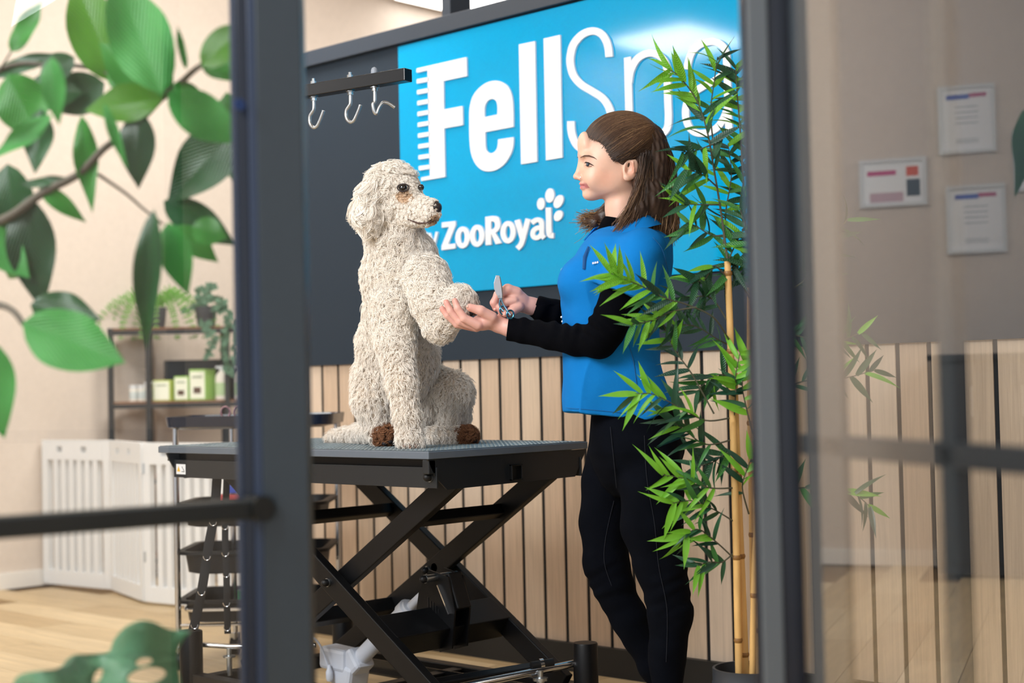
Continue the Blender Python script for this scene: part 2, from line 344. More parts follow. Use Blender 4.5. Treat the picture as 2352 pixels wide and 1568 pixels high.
for a in ((1597, 357, 46, 72, .05), (1704, 257, 54, 86, .1), (1808, 330, 52, 84, .45), (1806, 500, 48, 68, .5)):
    mb = MB(); fill(mb, [ell2(*a)], C5); part('paw_print_toe', mb, M['letter'], sign)
mb = MB(); fill(mb, [ell2(1862, 1153, 19, 22)], C5); part('letter_dot', mb, M['letter'], sign)
# ================= left wall certificates (seen mirrored in the right glass door) =================
GA = math.radians(-13.)                      # bearing of the open right glass door
GP = at(1790, 784, d=2.15); GD = Vector(F0*math.cos(GA)+CR*math.sin(GA)); GN = Vector((GD.y, -GD.x, 0))
def mirror_to_left(px, py):
    r = Vector(ray(px, py)); o = Vector(CO); t = (GP-o).dot(GN)/r.dot(GN); h = o+r*t; r2 = r-GN*(2*r.dot(GN)); return h+r2*((LX-h.x)/r2.x)
# ================= grooming table =================
TX0, TX1, TY0, TY1, TZ = -4.178, -2.925, 2.771, 3.415, .835
gt = thing('grooming_table', 'black electric scissor-lift grooming table with a ribbed grey top', 'table', ((TX0+TX1)/2, (TY0+TY1)/2, 0))
part('tabletop', MB().box((TX0, TY0, TZ-.023), (TX1, TY1, TZ-.003)), M['tedge'], gt, bev=.002)
part('rubber_mat', MB().box((TX0+.004, TY0+.004, TZ-.003), (TX1-.004, TY1-.004, TZ-.0012)), mat('ribbed_rubber', '#4d5961', .42, bump=.3, bscale=300), gt)
mb = MB()
nx, ny = 74, 38
for i in range(nx):
    for j in range(ny):
        cx = TX0+.012+(TX1-TX0-.024)*(i+.5)/nx; cy = TY0+.01+(TY1-TY0-.02)*(j+.5)/ny
        if (i//4+j//4) % 2: a, b = .0064, .0028
        else: a, b = .0032, .0058
        z0, z1 = TZ-.0012, TZ
        mb.add([(cx-a, cy-b, z0), (cx+a, cy-b, z0), (cx+a, cy+b, z0), (cx-a, cy+b, z0), (cx-a*.6, cy-b*.6, z1), (cx+a*.6, cy-b*.6, z1), (cx+a*.6, cy+b*.6, z1), (cx-a*.6, cy+b*.6, z1)],
               [(4, 5, 6, 7), (0, 1, 5, 4), (1, 2, 6, 5), (2, 3, 7, 6), (3, 0, 4, 7)])
o = part('mat_ribs', mb, mat('ribbed_rubber_top', '#6f7d83', .38), gt); o['kind'] = 'stuff'
AP = M['apron']
part('long_apron', MB().box((TX0+.045, TY0+.028, .734), (TX1-.0, TY0+.034, .789)), AP, gt, bev=.001)
part('long_apron', MB().box((TX0+.045, TY1-.034, .734), (TX1-.0, TY1-.028, .789)), AP, gt, bev=.001)
part('under_frame', MB().box((TX0+.02, TY0+.05, .775), (TX1-.02, TY0+.09, TZ-.023)).box((TX0+.02, TY1-.09, .775), (TX1-.02, TY1-.05, TZ-.023)).box((TX0+.02, TY0+.05, .79), (TX0+.06, TY1-.05, TZ-.023)).box((TX0+.008, TY0+.03, .785), (TX0+.03, TY0+.055, TZ-.023)), M['black'], gt)
def yz(y, z, x): return (x, y, z)
for xx, nm in ((TX1-.004, 'end_apron'), (TX0+.045, 'end_apron')):
    mb = MB(); mb.prism([[(TY0+.002, TZ-.024), (TY1-.002, TZ-.024), (TY1-.055, .733), (TY0+.07, .728), (TY0+.028, .765), (TY0+.012, .79)]], lambda y, z: (xx, y, z), (-.006, 0, 0)); part(nm, mb, AP, gt)
mb = MB().box((TX1-.03, TY0+.004, .772), (TX1-.004, TY0+.03, TZ-.024)); part('corner_bracket', mb, AP, gt, bev=.003)
mb = MB(); y0, y1, z0, z1 = 3.083, 3.127, .738, .782; X = TX1+.006
mb.box((X-.02, y0, z0), (X, y0+.004, z1)).box((X-.02, y1-.004, z0), (X, y1, z1)).box((X-.02, y0, z0), (X, y1, z0+.004)).box((X-.02, y0, z1-.004), (X, y1, z1))
part('socket_tube', mb, M['blackg'], gt, bev=.001); part('socket_hole', MB().box((X-.018, y0+.004, z0+.004), (X-.0095, y1-.004, z1-.004)), M['rubber'], gt)
def bolt(c, ax=(0, -1, 0), r=.011, par=gt):
    a = Vector(ax); c = Vector(c)
    o = part('bolt_washer', MB().cyl(c, c+a*.004, r*1.12, 16), M['zinc'], par, smooth=True)
    part('bolt_cap', MB().lathe(c+a*.003, [(r, 0), (r, .007), (r*.93, .012), (r*.7, .016), (r*.3, .0185), (.0005, .019)], 16, ax), M['rubber'], par, smooth=True)
bolt((-2.95, TY0+.028, .763))
# scissor arms
PVX, PVZ = -3.437, .445; HX, HZ = .46, .30
for y in (2.91, 3.285):
    part('scissor_arm', MB().beam((PVX-HX, y, PVZ-HZ), (PVX+HX, y, PVZ+HZ), .03, .062, side=(0, 1, 0), ext=.02), M['black'], gt, bev=.003)
for y in (2.862, 3.333):
    part('scissor_arm', MB().beam((PVX-HX, y, PVZ+HZ), (PVX+HX, y, PVZ-HZ), .03, .062, side=(0, 1, 0), ext=.02), M['black'], gt, bev=.003)
bolt((PVX, 2.846, PVZ)); bolt((PVX-.03, 3.27, PVZ-.01))
part('pivot_shaft', MB().cyl((PVX, 2.85, PVZ), (PVX, 2.93, PVZ), .014), M['zinc'], gt, smooth=True); part('pivot_shaft', MB().cyl((PVX, 3.27, PVZ), (PVX, 3.345, PVZ), .014), M['zinc'], gt, smooth=True)
def arm1(t): return (PVX+HX*t, PVZ+HZ*t)
def arm2(t): return (PVX+HX*t, PVZ-HZ*t)
for f_, t, y0, y1, w in ((arm1, .62, 2.92, 3.28, .034), (arm2, -.55, 2.87, 3.33, .034), (arm1, -.45, 2.92, 3.28, .045)):
    x, z = f_(t); part('cross_tube', MB().beam((x, y0, z), (x, y1, z), w, w, side=(1, 0, .6)), M['black'], gt, bev=.003)
x, z = arm2(.47); part('cross_channel', MB().beam((x-.01, 2.87, z), (x-.01, 3.33, z), .10, .075, side=(1, 0, -.65)), M['black'], gt, bev=.003)
# actuator bracket
mb = MB(); 
bk = [(-3.255, .47), (-3.175, .455), (-3.150, .36), (-3.165, .25), (-3.215, .235), (-3.235, .30), (-3.315, .33), (-3.30, .40)]
mb.prism([bk], lambda x, z: (x, 3.075, z), (0, .006, 0)).prism([bk], lambda x, z: (x, 3.135, z), (0, .006, 0)); part('lift_bracket', mb, M['black'], gt)
mb = MB()
for k, (dz, l) in enumerate(((0, .03), (-.006, .022), (-.016, .036), (-.018, .022), (-.022, .012))): mb.box((-3.262+k*.011, 3.0735, .375+dz-l/2), (-3.257+k*.011, 3.075, .375+dz+l/2))
part('vent_slot', mb, M['rubber'], gt)
part('lift_pin', MB().cyl((-3.225, 3.03, .45), (-3.225, 3.16, .45), .011), M['zinc'], gt, smooth=True)
bolt((-3.225, 3.035, .45)); part('chrome_strip', MB().beam((-3.21, 3.07, .43), (-3.165, 3.07, .35), .012, .004, side=(0, 1, 0)), M['chrome'], gt)
part('link_block', MB().beam((-3.195, 3.11, .46), (-3.155, 3.11, .36), .055, .03, side=(0, 1, 0)), M['black'], gt, bev=.004)
WP = M['whiteplastic']
a0 = Vector((-3.60, 3.10, .17)); a1 = Vector((-3.39, 3.10, .333)); a2 = Vector((-3.23, 3.10, .447))
part('actuator_tube', MB().cyl(a0, a1, .026, 24), WP, gt, smooth=True)
t = (a1-a0).normalized(); part('actuator_collar', MB().lathe(a1-t*.01, [(.026, 0), (.031, .004), (.031, .032), (.025, .036), (.024, .042), (.014, .043)], 24, t), WP, gt, smooth=True)
part('actuator_rod', MB().cyl(a1, a2, .0135, 20), WP, gt, smooth=True)
mh = part('motor_housing', MB().beam(a0-t*.035, a0+t*.02, .075, .075, side=(0, 1, 0)).beam(a0+Vector((-.11, 0, -.035)), a0+Vector((.0, 0, -.06)), .085, .075, side=(0, 1, 0)).beam(a0+Vector((-.14, -.01, 0)), a0+Vector((-.02, -.01, -.005)), .075, .07, side=(0, 1, 0)), WP, gt, bev=.012)
cw = [Vector(p) for p in smoothline([(-3.80, 3.04, .22), (-3.75, 3.03, .235), (-3.705, 3.03, .215), (-3.68, 3.035, .165), (-3.675, 3.04, .14)], 6)]
part('power_cable', MB().tube(cw, .0035, 8), WP, gt, smooth=True); part('cable_plug', MB().lathe((-3.672, 3.04, .125), [(.008, -.02), (.011, -.012), (.011, .008), (.006, .02), (.004, .03)], 14), WP, gt, smooth=True)
# base frame
B0, B1, BY0, BY1 = -4.02, -2.90, 2.80, 3.40
for y in (BY0, BY1): part('base_rail', MB().box((B0, y-.022, .075), (B1, y+.022, .125)), M['black'], gt, bev=.003)
for y in (2.91, 3.285): part('roller_track', MB().box((B0+.03, y-.02, .085), (B1-.03, y+.02, .091)).box((B0+.03, y+.016, .085), (B1-.03, y+.02, .125)), M['blackg'], gt)
for x in (B0+.02, B1-.02, -3.45): part('base_crossbar', MB().box((x-.022, BY0+.022, .078), (x+.022, BY1-.022, .12)), M['black'], gt, bev=.003)
for c in ((-4.055, 2.80), (-4.055, 3.42), (-2.93, 2.72), (-2.905, 3.36)):
    z1 = .255 if c[1] > 3 or c[0] < -4 else .17
    part('caster_cylinder', MB().lathe((c[0], c[1], 0), [(.034, 0), (.036, .004), (.036, z1-.004), (.034, z1)], 28), M['black'], gt, smooth=True)
part('pedal_bar', MB().tube([(-3.16, 2.84, .145), (-3.06, 2.98, .165), (-2.93, 3.34, .195)], .011, 12), M['chrome'], gt, smooth=True)
part('pedal_lever', MB().beam((-3.2, 2.94, .16), (-2.97, 3.27, .20), .012, .03, side=(.3, -.2, 1)), M['black'], gt, bev=.003)
part('pedal_clamp', MB().cyl((-2.985, 3.215, .20), (-2.955, 3.275, .205), .0125, 14), M['rubber'], gt, smooth=True)
part('pedal_ring', MB().cyl((-2.974, 3.238, .203), (-2.969, 3.248, .204), .0155, 16), M['chrome'], gt, smooth=True)
part('levelling_foot', MB().lathe((-2.955, 3.22, .11), [(.012, 0), (.012, .05), (.022, .052), (.022, .06), (.008, .062), (.008, .08)], 18), M['zinc'], gt, smooth=True)
for y in (BY0+.04,): part('levelling_foot', MB().lathe((-3.98, y+.05, .11), [(.009, 0), (.009, .055), (.02, .057), (.02, .062), (.008, .064), (.008, .085)], 18), M['zinc'], gt, smooth=True)
part('end_rod', MB().tube([(-4.05, 2.84, .205), (-3.98, 2.89, .2), (-3.75, 3.05, .205)], .008, 10), M['chrome'], gt, smooth=True)
st = MB(); x, y = -4.105, TY0+.0275
stk = part('warning_sticker', MB().box((-4.118, y-.0008, .744), (-4.068, y, .776)), mat('sticker_white', '#e8eaee', .4), gt, label='small white warning sticker with yellow triangle')
part('warning_triangle', MB().prism([[(-4.114, .7525), (-4.096, .7525), (-4.105, .770)]], lambda a, b: (a, y-.0008, b), (0, -.0004, 0)), mat('sticker_yellow', '#e0b23a', .4), gt)
part('warning_pictogram', MB().prism([[(-4.088, .768), (-4.084, .768), (-4.080, .759), (-4.074, .7535), (-4.089, .7535), (-4.090, .7515), (-4.072, .7515), (-4.0775, .760), (-4.0845, .764)]], lambda a, b: (a, y-.0008, b), (0, -.0004, 0)), M['rubber'], gt)
# overhead grooming arm with hooks
al = at(600, 228, Z=1.885); ar = at(938, 172, Z=1.885)
ga = thing('hook_rail', 'black square steel grooming arm with zinc hooks above the dog', 'hook rail', (al[0], al[1], TZ))
ax = (ar-al).normalized(); sdx = ax.cross(Vector((0, 0, 1)))
part('cross_bar', MB().beam(al, ar, .036, .036, side=sdx), M['blackg'], ga, bev=.002)
part('upright_post', MB().beam((al[0], al[1], TZ+.026), (al[0], al[1], 1.905), .036, .036, side=sdx), M['blackg'], ga, bev=.002)
part('table_clamp', MB().beam((al[0], al[1]-.05, TZ+.0145), (al[0], al[1]+.05, TZ+.0145), .05, .024), M['zinc'], ga, bev=.003)
def hook(px, flip, nm='hook'):
    p = at(px, 200, Z=1.885); k = (p-al).dot(ax); c = al+ax*k; zb = 1.867
    if flip == 2: d1 = Vector((-.5, -.86, 0))
    else: d1 = ax*flip
    o = c.copy(); o.z = zb
    P = [(0, 0), (0, -.035), (-.006, -.045), (-.015, -.055), (-.0175, -.070), (-.012, -.084), (0, -.092), (.012, -.088), (.022, -.074), (.033, -.055), (.037, -.046)]
    if flip == 2: P = [(0, 0), (0, -.04), (.006, -.05), (.003, -.07), (-.004, -.078), (-.012, -.06), (-.024, -.045), (-.04, -.047), (-.058, -.058)]
    pts = [Vector(q) for q in smoothline([tuple(o+d1*a+Vector((0, 0, b))) for a, b in P], 4)]
    h = part(nm, MB().tube(pts, .0048, 10), M['zinc'], ga, smooth=True)
    part('hook_nut', MB().lathe(o, [(.011, 0), (.013, -.001), (.013, -.003), (.008, -.0035), (.0085, -.012), (.007, -.0125)], 6 if flip != 2 else 16), M['zinc'], ga)
    if flip == 2: part('bolt_cap', MB().lathe((c.x, c.y, 1.903), [(.0095, 0), (.010, .002), (.0095, .012), (.007, .018), (.0005, .021)], 16), mat('cap_grey', '#8f97a3', .5), ga, smooth=True)
    else: part('hook_nut', MB().lathe((c.x, c.y, 1.903), [(.012, 0), (.012, .002), (.008, .0025), (.0085, .01), (.0045, .011), (.0045, .018)], 6), M['zinc'], ga)
hook(829, 1); hook(922, 2); hook(684, 1)
# hanging restraint straps
def strap(label, pts, rings, w=.024):
    P = [Vector(p) for p in smoothline(pts, 6)]
    s_ = thing('restraint_strap', label, 'strap', tuple(P[-1]), 'black grooming straps with metal rings')
    mb = MB(); mb.tube(P, w/2, 10, flat=.12, side=(CR[0], CR[1], 0)); part('webbing', mb, mat('black_webbing', '#15171b', .8, bump=.5, bscale=900), s_, smooth=True)
    for k in rings:
        c = P[int(k*(len(P)-1))]; q = [c+Vector(CR*(math.cos(a)*.011))+Vector((0, 0, math.sin(a)*.013-.004))-Vector(F0)*.006 for a in [math.pi*(1+i/10) for i in range(11)]]
        part('ring', MB().tube(q, .0016, 8), M['chrome'], s_, smooth=True)
def T(px, py, Y): return tuple(at(px, py, Y=Y))
strap('wide black strap with rings slanting down from the left end of the table', [T(499, 1090, 2.86), T(492, 1180, 2.86), T(478, 1260, 2.85), T(466, 1340, 2.84), T(450, 1420, 2.84), T(437, 1470, 2.83)], (.25, .45, .66, .85), .030)
strap('narrow black strap with rings hanging straight behind the slanting one', [T(521, 1090, 3.0), T(519, 1150, 3.0), T(517, 1230, 3.0), T(520, 1300, 3.0), T(521, 1380, 3.0), T(523, 1455, 3.0)], (.35, .5, .65, .8, .95), .022)
# ================= puppy gate =================
g = [Vector((-7.40, 4.198, 0)), Vector((-6.846, 4.266, 0)), Vector((-6.313, 4.111, 0)), Vector((-5.763, 4.19, 0)), Vector((-5.235, 4.03, 0))]
gate = thing('folding_gate', 'white folding slatted pet gate standing across the opening at left', 'gate', (-6.3, 4.15, 0))
for i in range(4):
    a, b = g[i]+Vector((.0, 0, 0)), g[i+1]; u = (b-a).normalized(); L = (b-a).length-.006; nrm = Vector((-u.y, u.x, 0))
    def bx(s0, s1, z0, z1, th=.034):
        p = a+u*s0; q = a+u*s1; return MB().beam(p+Vector((0, 0, (z0+z1)/2)), q+Vector((0, 0, (z0+z1)/2)), th, z1-z0, side=nrm)
    for s0, s1 in ((0.003, .05), (L-.05, L)): part('gate_stile', bx(s0, s1, .012, .768), M['gate'], gate, bev=.002)
    mb = bx(.05, L-.05, .012, .085); part('bottom_rail', mb, M['gate'], gate)
    mb = bx(.05, L-.05, .665, .705); 
    for q0, q1 in ((.05, .13), (.175, L-.225), (L-.18, L-.05)):
        mb2 = bx(q0, q1, .705, .735); mb.add(mb2.v, mb2.f)
    mb2 = bx(.05, L-.05, .735, .768); mb.add(mb2.v, mb2.f); part('top_rail', mb, M['gate'], gate)
    ns = 6; gap = (L-.1)/7
    for k in range(1, 7):
        c = .05+gap*k; part('gate_slat', bx(c-.017, c+.017, .085, .665, .03), M['gate'], gate)
    if i: 
        for z in (.20, .62): part('hinge', MB().beam(a+Vector((0, 0, z))-Vector(F0)*.022, a+Vector((0, 0, z+.05))-Vector(F0)*.022, .012, .006, side=CR), M['zinc'], gate)
# ================= trolley =================
D0 = 5.55
def C(px, py, d=D0): return at(px, py, d=d)
cx0 = C(403, 960)[0]; base = C(467, 1500, 5.9); 
tc = thing('salon_trolley', 'chrome and black salon trolley with trays behind the left end of the table', 'trolley', (base[0], base[1], 0))
cc = Vector((base[0], base[1], 0))   # far left wheel; trolley axes
ux = Vector(CR).normalized(); uy = Vector((-.55, .83, 0)).normalized(); 
n0 = C(403, 1000); n0.z = 0
posts = [n0, n0+ux*.40, n0+ux*.10+uy*.30, n0+ux*.50+uy*.30]
for q in posts:
    part('trolley_post', MB().cyl(q+Vector((0, 0, .07)), q+Vector((0, 0, .90)), .011, 12), M['chrome'], tc, smooth=True)
    part('caster_wheel', MB().cyl(q+Vector((-.012, -.01, .035)), q+Vector((.012, .01, .035)), .034, 18), M['rubber'], tc, smooth=True)
    part('caster_fork', MB().box((q.x-.016, q.y-.016, .055), (q.x+.016, q.y+.016, .085)), M['zinc'], tc, bev=.002)
ctr = (posts[0]+posts[3])/2
def rrect(hx, hy, z, r=.06, n=5):
    P = []
    for sx_, sy_, a0 in ((1, 1, 0), (-1, 1, 90), (-1, -1, 180), (1, -1, 270)):
        for k in range(n+1):
            a_ = math.radians(a0+90*k/n); P.append((sx_*(hx-r)+r*math.cos(a_), sy_*(hy-r)+r*math.sin(a_)))
    return [ctr+ux*p[0]+Vector((-ux.y, ux.x, 0))*p[1]+Vector((0, 0, z)) for p in P]
def tray(name, prof, mt, lab=None):
    V = []; n = None
    for hx, hy, z in prof: R_ = rrect(hx, hy, z); n = len(R_); V += R_
    Fc = [(i*n+j, i*n+(j+1) % n, (i+1)*n+(j+1) % n, (i+1)*n+j) for i in range(len(prof)-1) for j in range(n)]+[tuple(range(n)), tuple(range((len(prof)-1)*n, len(prof)*n))]
    return part(name, MB().add(V, Fc), mt, tc, smooth=True, label=lab)
tray('top_tray', [(.26, .20, .868), (.30, .225, .878), (.305, .23, .915), (.30, .225, .915), (.295, .22, .893)], mat('blue_black_tray', '#161f33', .25))
for z, mt in ((.60, 'rubber'), (.43, 'rubber'), (.255, 'rubber')):
    tray('storage_bin', [(.22, .16, z-.085), (.24, .18, z-.078), (.25, .19, z), (.275, .205, z), (.275, .205, z-.012), (.256, .193, z-.014), (.244, .184, z-.006), (.235, .175, z-.07)], M['rubber'])
P = rrect(.25, .19, .22); part('trolley_rim', MB().tube(P+[P[0]], .008, 8), M['chrome'], tc, smooth=True)
part('lower_rail', MB().tube([posts[0]+Vector((0, 0, .16)), posts[1]+Vector((0, 0, .16))], .006, 8).tube([posts[2]+Vector((0, 0, .16)), posts[3]+Vector((0, 0, .16))], .006, 8), M['chrome'], tc, smooth=True)
def small(name, label, cat, c, sx_, sy_, sz_, col, bev=.004, group=None):
    c = Vector(c); ey_ = Vector((-ux.y, ux.x, 0))
    mb = MB().beam(c-ux*sx_/2+Vector((0, 0, sz_/2)), c+ux*sx_/2+Vector((0, 0, sz_/2)), sy_, sz_, side=ey_)
    o = part(name, mb, mat(name+'_'+cat.replace(' ', '_'), col, .4), None, bev=bev); tag(o, label, cat, group); return o
small('comb_case', 'blue plastic case lying in the upper trolley bin', 'case', ctr+ux*(-.06)+Vector((0, 0, .625)), .11, .06, .03, '#3d52b8')
small('brush_case', 'red flat case lying in the upper trolley bin', 'case', ctr+ux*(-.09)+Vector((.0, 0, .598)), .13, .08, .022, '#c23b3b')
small('clipper_case', 'teal flat case lying in the upper trolley bin beside the blue one', 'case', ctr+ux*(.08)+Vector((0, 0, .60)), .12, .08, .022, '#4fa7a4')
tp = part('tape_roll', MB().lathe(ctr+ux*-.04+Vector((0, 0, .2)), [(.03, 0), (.045, 0), (.045, .065), (.02, .065), (.02, .01)], 22), mat('tape_green', '#1d9a50', .4), None, smooth=True); tag(tp, 'green roll of tape in the lowest trolley bin', 'tape roll')
sc_ = thing('grooming_scissors', 'pair of scissors with reddish ring handles standing on the trolley top', 'scissors', tuple(ctr+ux*-.10+Vector((0, 0, .90))))
for k, dx in enumerate((-.02, .03)):
    c = ctr+ux*(-.10+dx)+Vector((0, 0, .925)); q = [c+Vector(CR)*(math.cos(a)*.017)+Vector((0, 0, math.sin(a)*.021)) for a in [2*math.pi*i/16 for i in range(17)]]
    part('ring_handle', MB().tube(q, .0045, 8), mat('mauve_metal', '#b08a96', .25, metal=.8), sc_, smooth=True)
part('blade', MB().beam(ctr+ux*-.13+Vector((0, 0, .903)), ctr+ux*.06+Vector((0, 0, .903)), .012, .006), M['chrome'], sc_)
# ================= shelf at the far left wall =================
SD = 8.35
def S(px, py, d=SD): return at(px, py, d=d)
sA = S(253, 750); sB = S(600, 742); sx_ = (sB-sA); sx_.z = 0; shW = sx_.length; su = sx_.normalized(); sv = Vector((-su.y, su.x, 0))
ang = math.radians(24); su = (su*math.cos(0)+sv*0).normalized()
sh = thing('storage_shelf', 'black metal shelf unit with wooden boards against the taupe wall', 'shelf', (sA[0], sA[1], 0))
zt_ = sA[2]-.01; zl_ = S(300, 922)[2]; dep = .30
dv = (sv*.92+su*.55).normalized()
F_ = lambda s, t, z: Vector((sA[0], sA[1], 0))+su*s+dv*t+Vector((0, 0, z))
stl = mat('shelf_steel', '#17191b', .5)
for s in (0, shW*.25+.0, shW*.77):
    part('shelf_upright', MB().beam(F_(s, 0, 0), F_(s, 0, zt_), .026, .026, side=su), stl, sh)
for s in (0, shW*.5, shW*.9): part('shelf_upright', MB().beam(F_(s, dep, 0), F_(s, dep, zt_), .026, .026, side=su), stl, sh)
wd_ = mat('shelf_wood', '#7b5236', .6, noise=.2, nscale=12)
for z in (zt_, zl_, .55, .12):
    part('shelf_board', MB().add([F_(0, 0, z-.012), F_(shW, 0, z-.012), F_(shW, dep, z-.012), F_(0, dep, z-.012), F_(0, 0, z), F_(shW, 0, z), F_(shW, dep, z), F_(0, dep, z)], [(0, 3, 2, 1), (4, 5, 6, 7), (0, 1, 5, 4), (1, 2, 6, 5), (2, 3, 7, 6), (3, 0, 4, 7)]), wd_, sh)
    part('shelf_rail', MB().beam(F_(0, -.005, z-.026), F_(shW, -.005, z-.026), .024, .024), stl, sh)
def onshelf(px0, px1, pytop, z=None, dep_=.06, t=.06):
    """front-face rectangle of something standing on the lower board"""
    z = zl_ if z is None else z
    a = S((px0), 918, SD); b = S((px1), 918, SD); w = (b-a).length
    s = (Vector((a[0], a[1], 0))-Vector((sA[0], sA[1], 0))).dot(su); h = (918-pytop)/(FPX/SD)
    return s, w, h
def jar(px0, px1, pyt, label):
    s, w, h = onshelf(px0, px1, pyt); c = F_(s+w/2, .07, zl_)
    t = thing('supplement_jar', label, 'jar', tuple(c), 'white jars on the lower shelf board'); r = w/2
    part('jar_body', MB().lathe(c, [(r*.95, 0), (r, .004), (r, h*.72), (r*.9, h*.76)], 20), M['gate2'], t, smooth=True)
    part('jar_lid', MB().lathe(c, [(r*.96, h*.76), (r, h*.78), (r, h), (r*.9, h)], 20), M['gate'], t, smooth=True)
    part('jar_label', MB().lathe(c, [(r*1.01, h*.15), (r*1.01, h*.6)], 20), mat('label_pale', '#cfd8d6', .6), t, smooth=True)
jar(277, 296, 880, 'white jar at the far left of the lower shelf board'); jar(297, 313, 880, 'white jar between the leftmost jar and the taller one'); jar(312, 334, 873, 'tallest of the white jars on the lower shelf board')
def carton(px0, px1, pyt, label, side='#9cc46a', win=True):
    s, w, h = onshelf(px0, px1, pyt); c = F_(s, .03, zl_)
    t = thing('snack_carton', label, 'carton', tuple(F_(s+w/2, .06, zl_)), 'white and green cartons on the lower shelf board')
    def sl(s0, s1, t0, t1, z0, z1): return MB().add([F_(s+s0, .03+t0, zl_+z0), F_(s+s1, .03+t0, zl_+z0), F_(s+s1, .03+t1, zl_+z0), F_(s+s0, .03+t1, zl_+z0), F_(s+s0, .03+t0, zl_+z1), F_(s+s1, .03+t0, zl_+z1), F_(s+s1, .03+t1, zl_+z1), F_(s+s0, .03+t1, zl_+z1)], [(0, 3, 2, 1), (4, 5, 6, 7), (0, 1, 5, 4), (1, 2, 6, 5), (2, 3, 7, 6), (3, 0, 4, 7)])
    part('carton_body', sl(0, w, 0, .08, 0, h), mat('carton_green', side, .6), t)
    part('carton_front', sl(w*.05, w*.95, -.002, 0, h*.05, h*.93), mat('carton_cream', '#eef0dc', .6), t)
    if win: part('carton_window', sl(w*.28, w*.72, -.004, -.002, h*.22, h*.42), mat('carton_brown', '#5a4030', .5), t)
    part('carton_print', sl(w*.2, w*.8, -.004, -.002, h*.72, h*.78), mat('carton_print', '#9aa58c', .6), t)
carton(345, 383, 870, 'smallest cream carton beside the white jars', '#b9c964', False)
carton(393, 425, 862, 'middle-sized cream and green carton with a brown window')
carton(428, 465, 847, 'tallest cream and green carton with a brown window')
def bottle(px0, px1, pyt, label):
    s, w, h = onshelf(px0, px1, pyt); c = F_(s+w/2, .07, zl_); r = w/2
    t = thing('spray_bottle', label, 'bottle', tuple(c), 'white bottles on the lower shelf board')
    part('bottle_body', MB().lathe(c, [(r*.95, 0), (r, .006), (r, h*.6), (r*.9, h*.72), (r*.5, h*.82), (r*.3, h*.86)], 20), M['gate2'], t, smooth=True)
    part('spray_head', MB().lathe(c, [(r*.34, h*.86), (r*.34, h*.94), (r*.2, h*1.0)], 14).beam(c+Vector((0, 0, h*.96)), c-su*r*.9+Vector((0, 0, h*.96)), r*.4, h*.06), M['gate'], t)
    part('bottle_label', MB().lathe(c, [(r*1.01, h*.12), (r*1.01, h*.5)], 20), mat('label_green', '#b9d3a3', .6), t, smooth=True)
bottle(476, 507, 840, 'white spray bottle on the shelf, right of the tallest carton'); bottle(521, 552, 840, 'white and green bottle at the right of the shelf, by the dark post')
mb = MB(); 
def shb(s0, s1, t0, t1, z0, z1): return [F_(s0, t0, z0), F_(s1, t0, z0), F_(s1, t1, z0), F_(s0, t1, z0), F_(s0, t0, z1), F_(s1, t0, z1), F_(s1, t1, z1), F_(s0, t1, z1)]
s, w, h = onshelf(318, 560, 822); mb.add(shb(s, s+w, .20, .29, zl_, zl_+h*.98), [(0, 3, 2, 1), (4, 5, 6, 7), (0, 1, 5, 4), (1, 2, 6, 5), (2, 3, 7, 6), (3, 0, 4, 7)])
tag(part('storage_crate', mb, mat('crate_black', '#1b1d20', .6), None, bev=.006), 'long black crate at the back of the lower shelf board', 'crate')
# ================= cabinet by the left wall (out of frame, mirrored in the glass door) =================
def cabinet(y0, y1):
    t = thing('side_cabinet', 'dark navy cabinet by the left wall, mirrored in the right glass door', 'cabinet', (LX+.25, (y0+y1)/2, 0))
    c = mat('cabinet_navy', '#1a2430', .5)
    part('carcass', MB().box((LX+.02, y0, .02), (LX+.48, y1, 1.08)), c, t, bev=.003)
    part('counter_top', MB().box((LX+.015, y0-.02, 1.08), (LX+.52, y1+.02, 1.11)), c, t, bev=.003)
    n = 3
    for k in range(n):
        a = y0+(y1-y0)*k/n; b = y0+(y1-y0)*(k+1)/n
        d_ = part('cabinet_door', MB().box((LX+.48, a+.003, .08), (LX+.497, b-.003, 1.06)), c, t, bev=.002)
        part('door_handle', MB().cyl((LX+.515, a+.05, .8), (LX+.515, a+.05, .95), .005), M['zinc'], t, smooth=True)
q0 = mirror_to_left(2160, 1000); q1 = mirror_to_left(2352, 1000); cabinet(min(q1[1], q1[1]-.3), q0[1])
CERT = {}
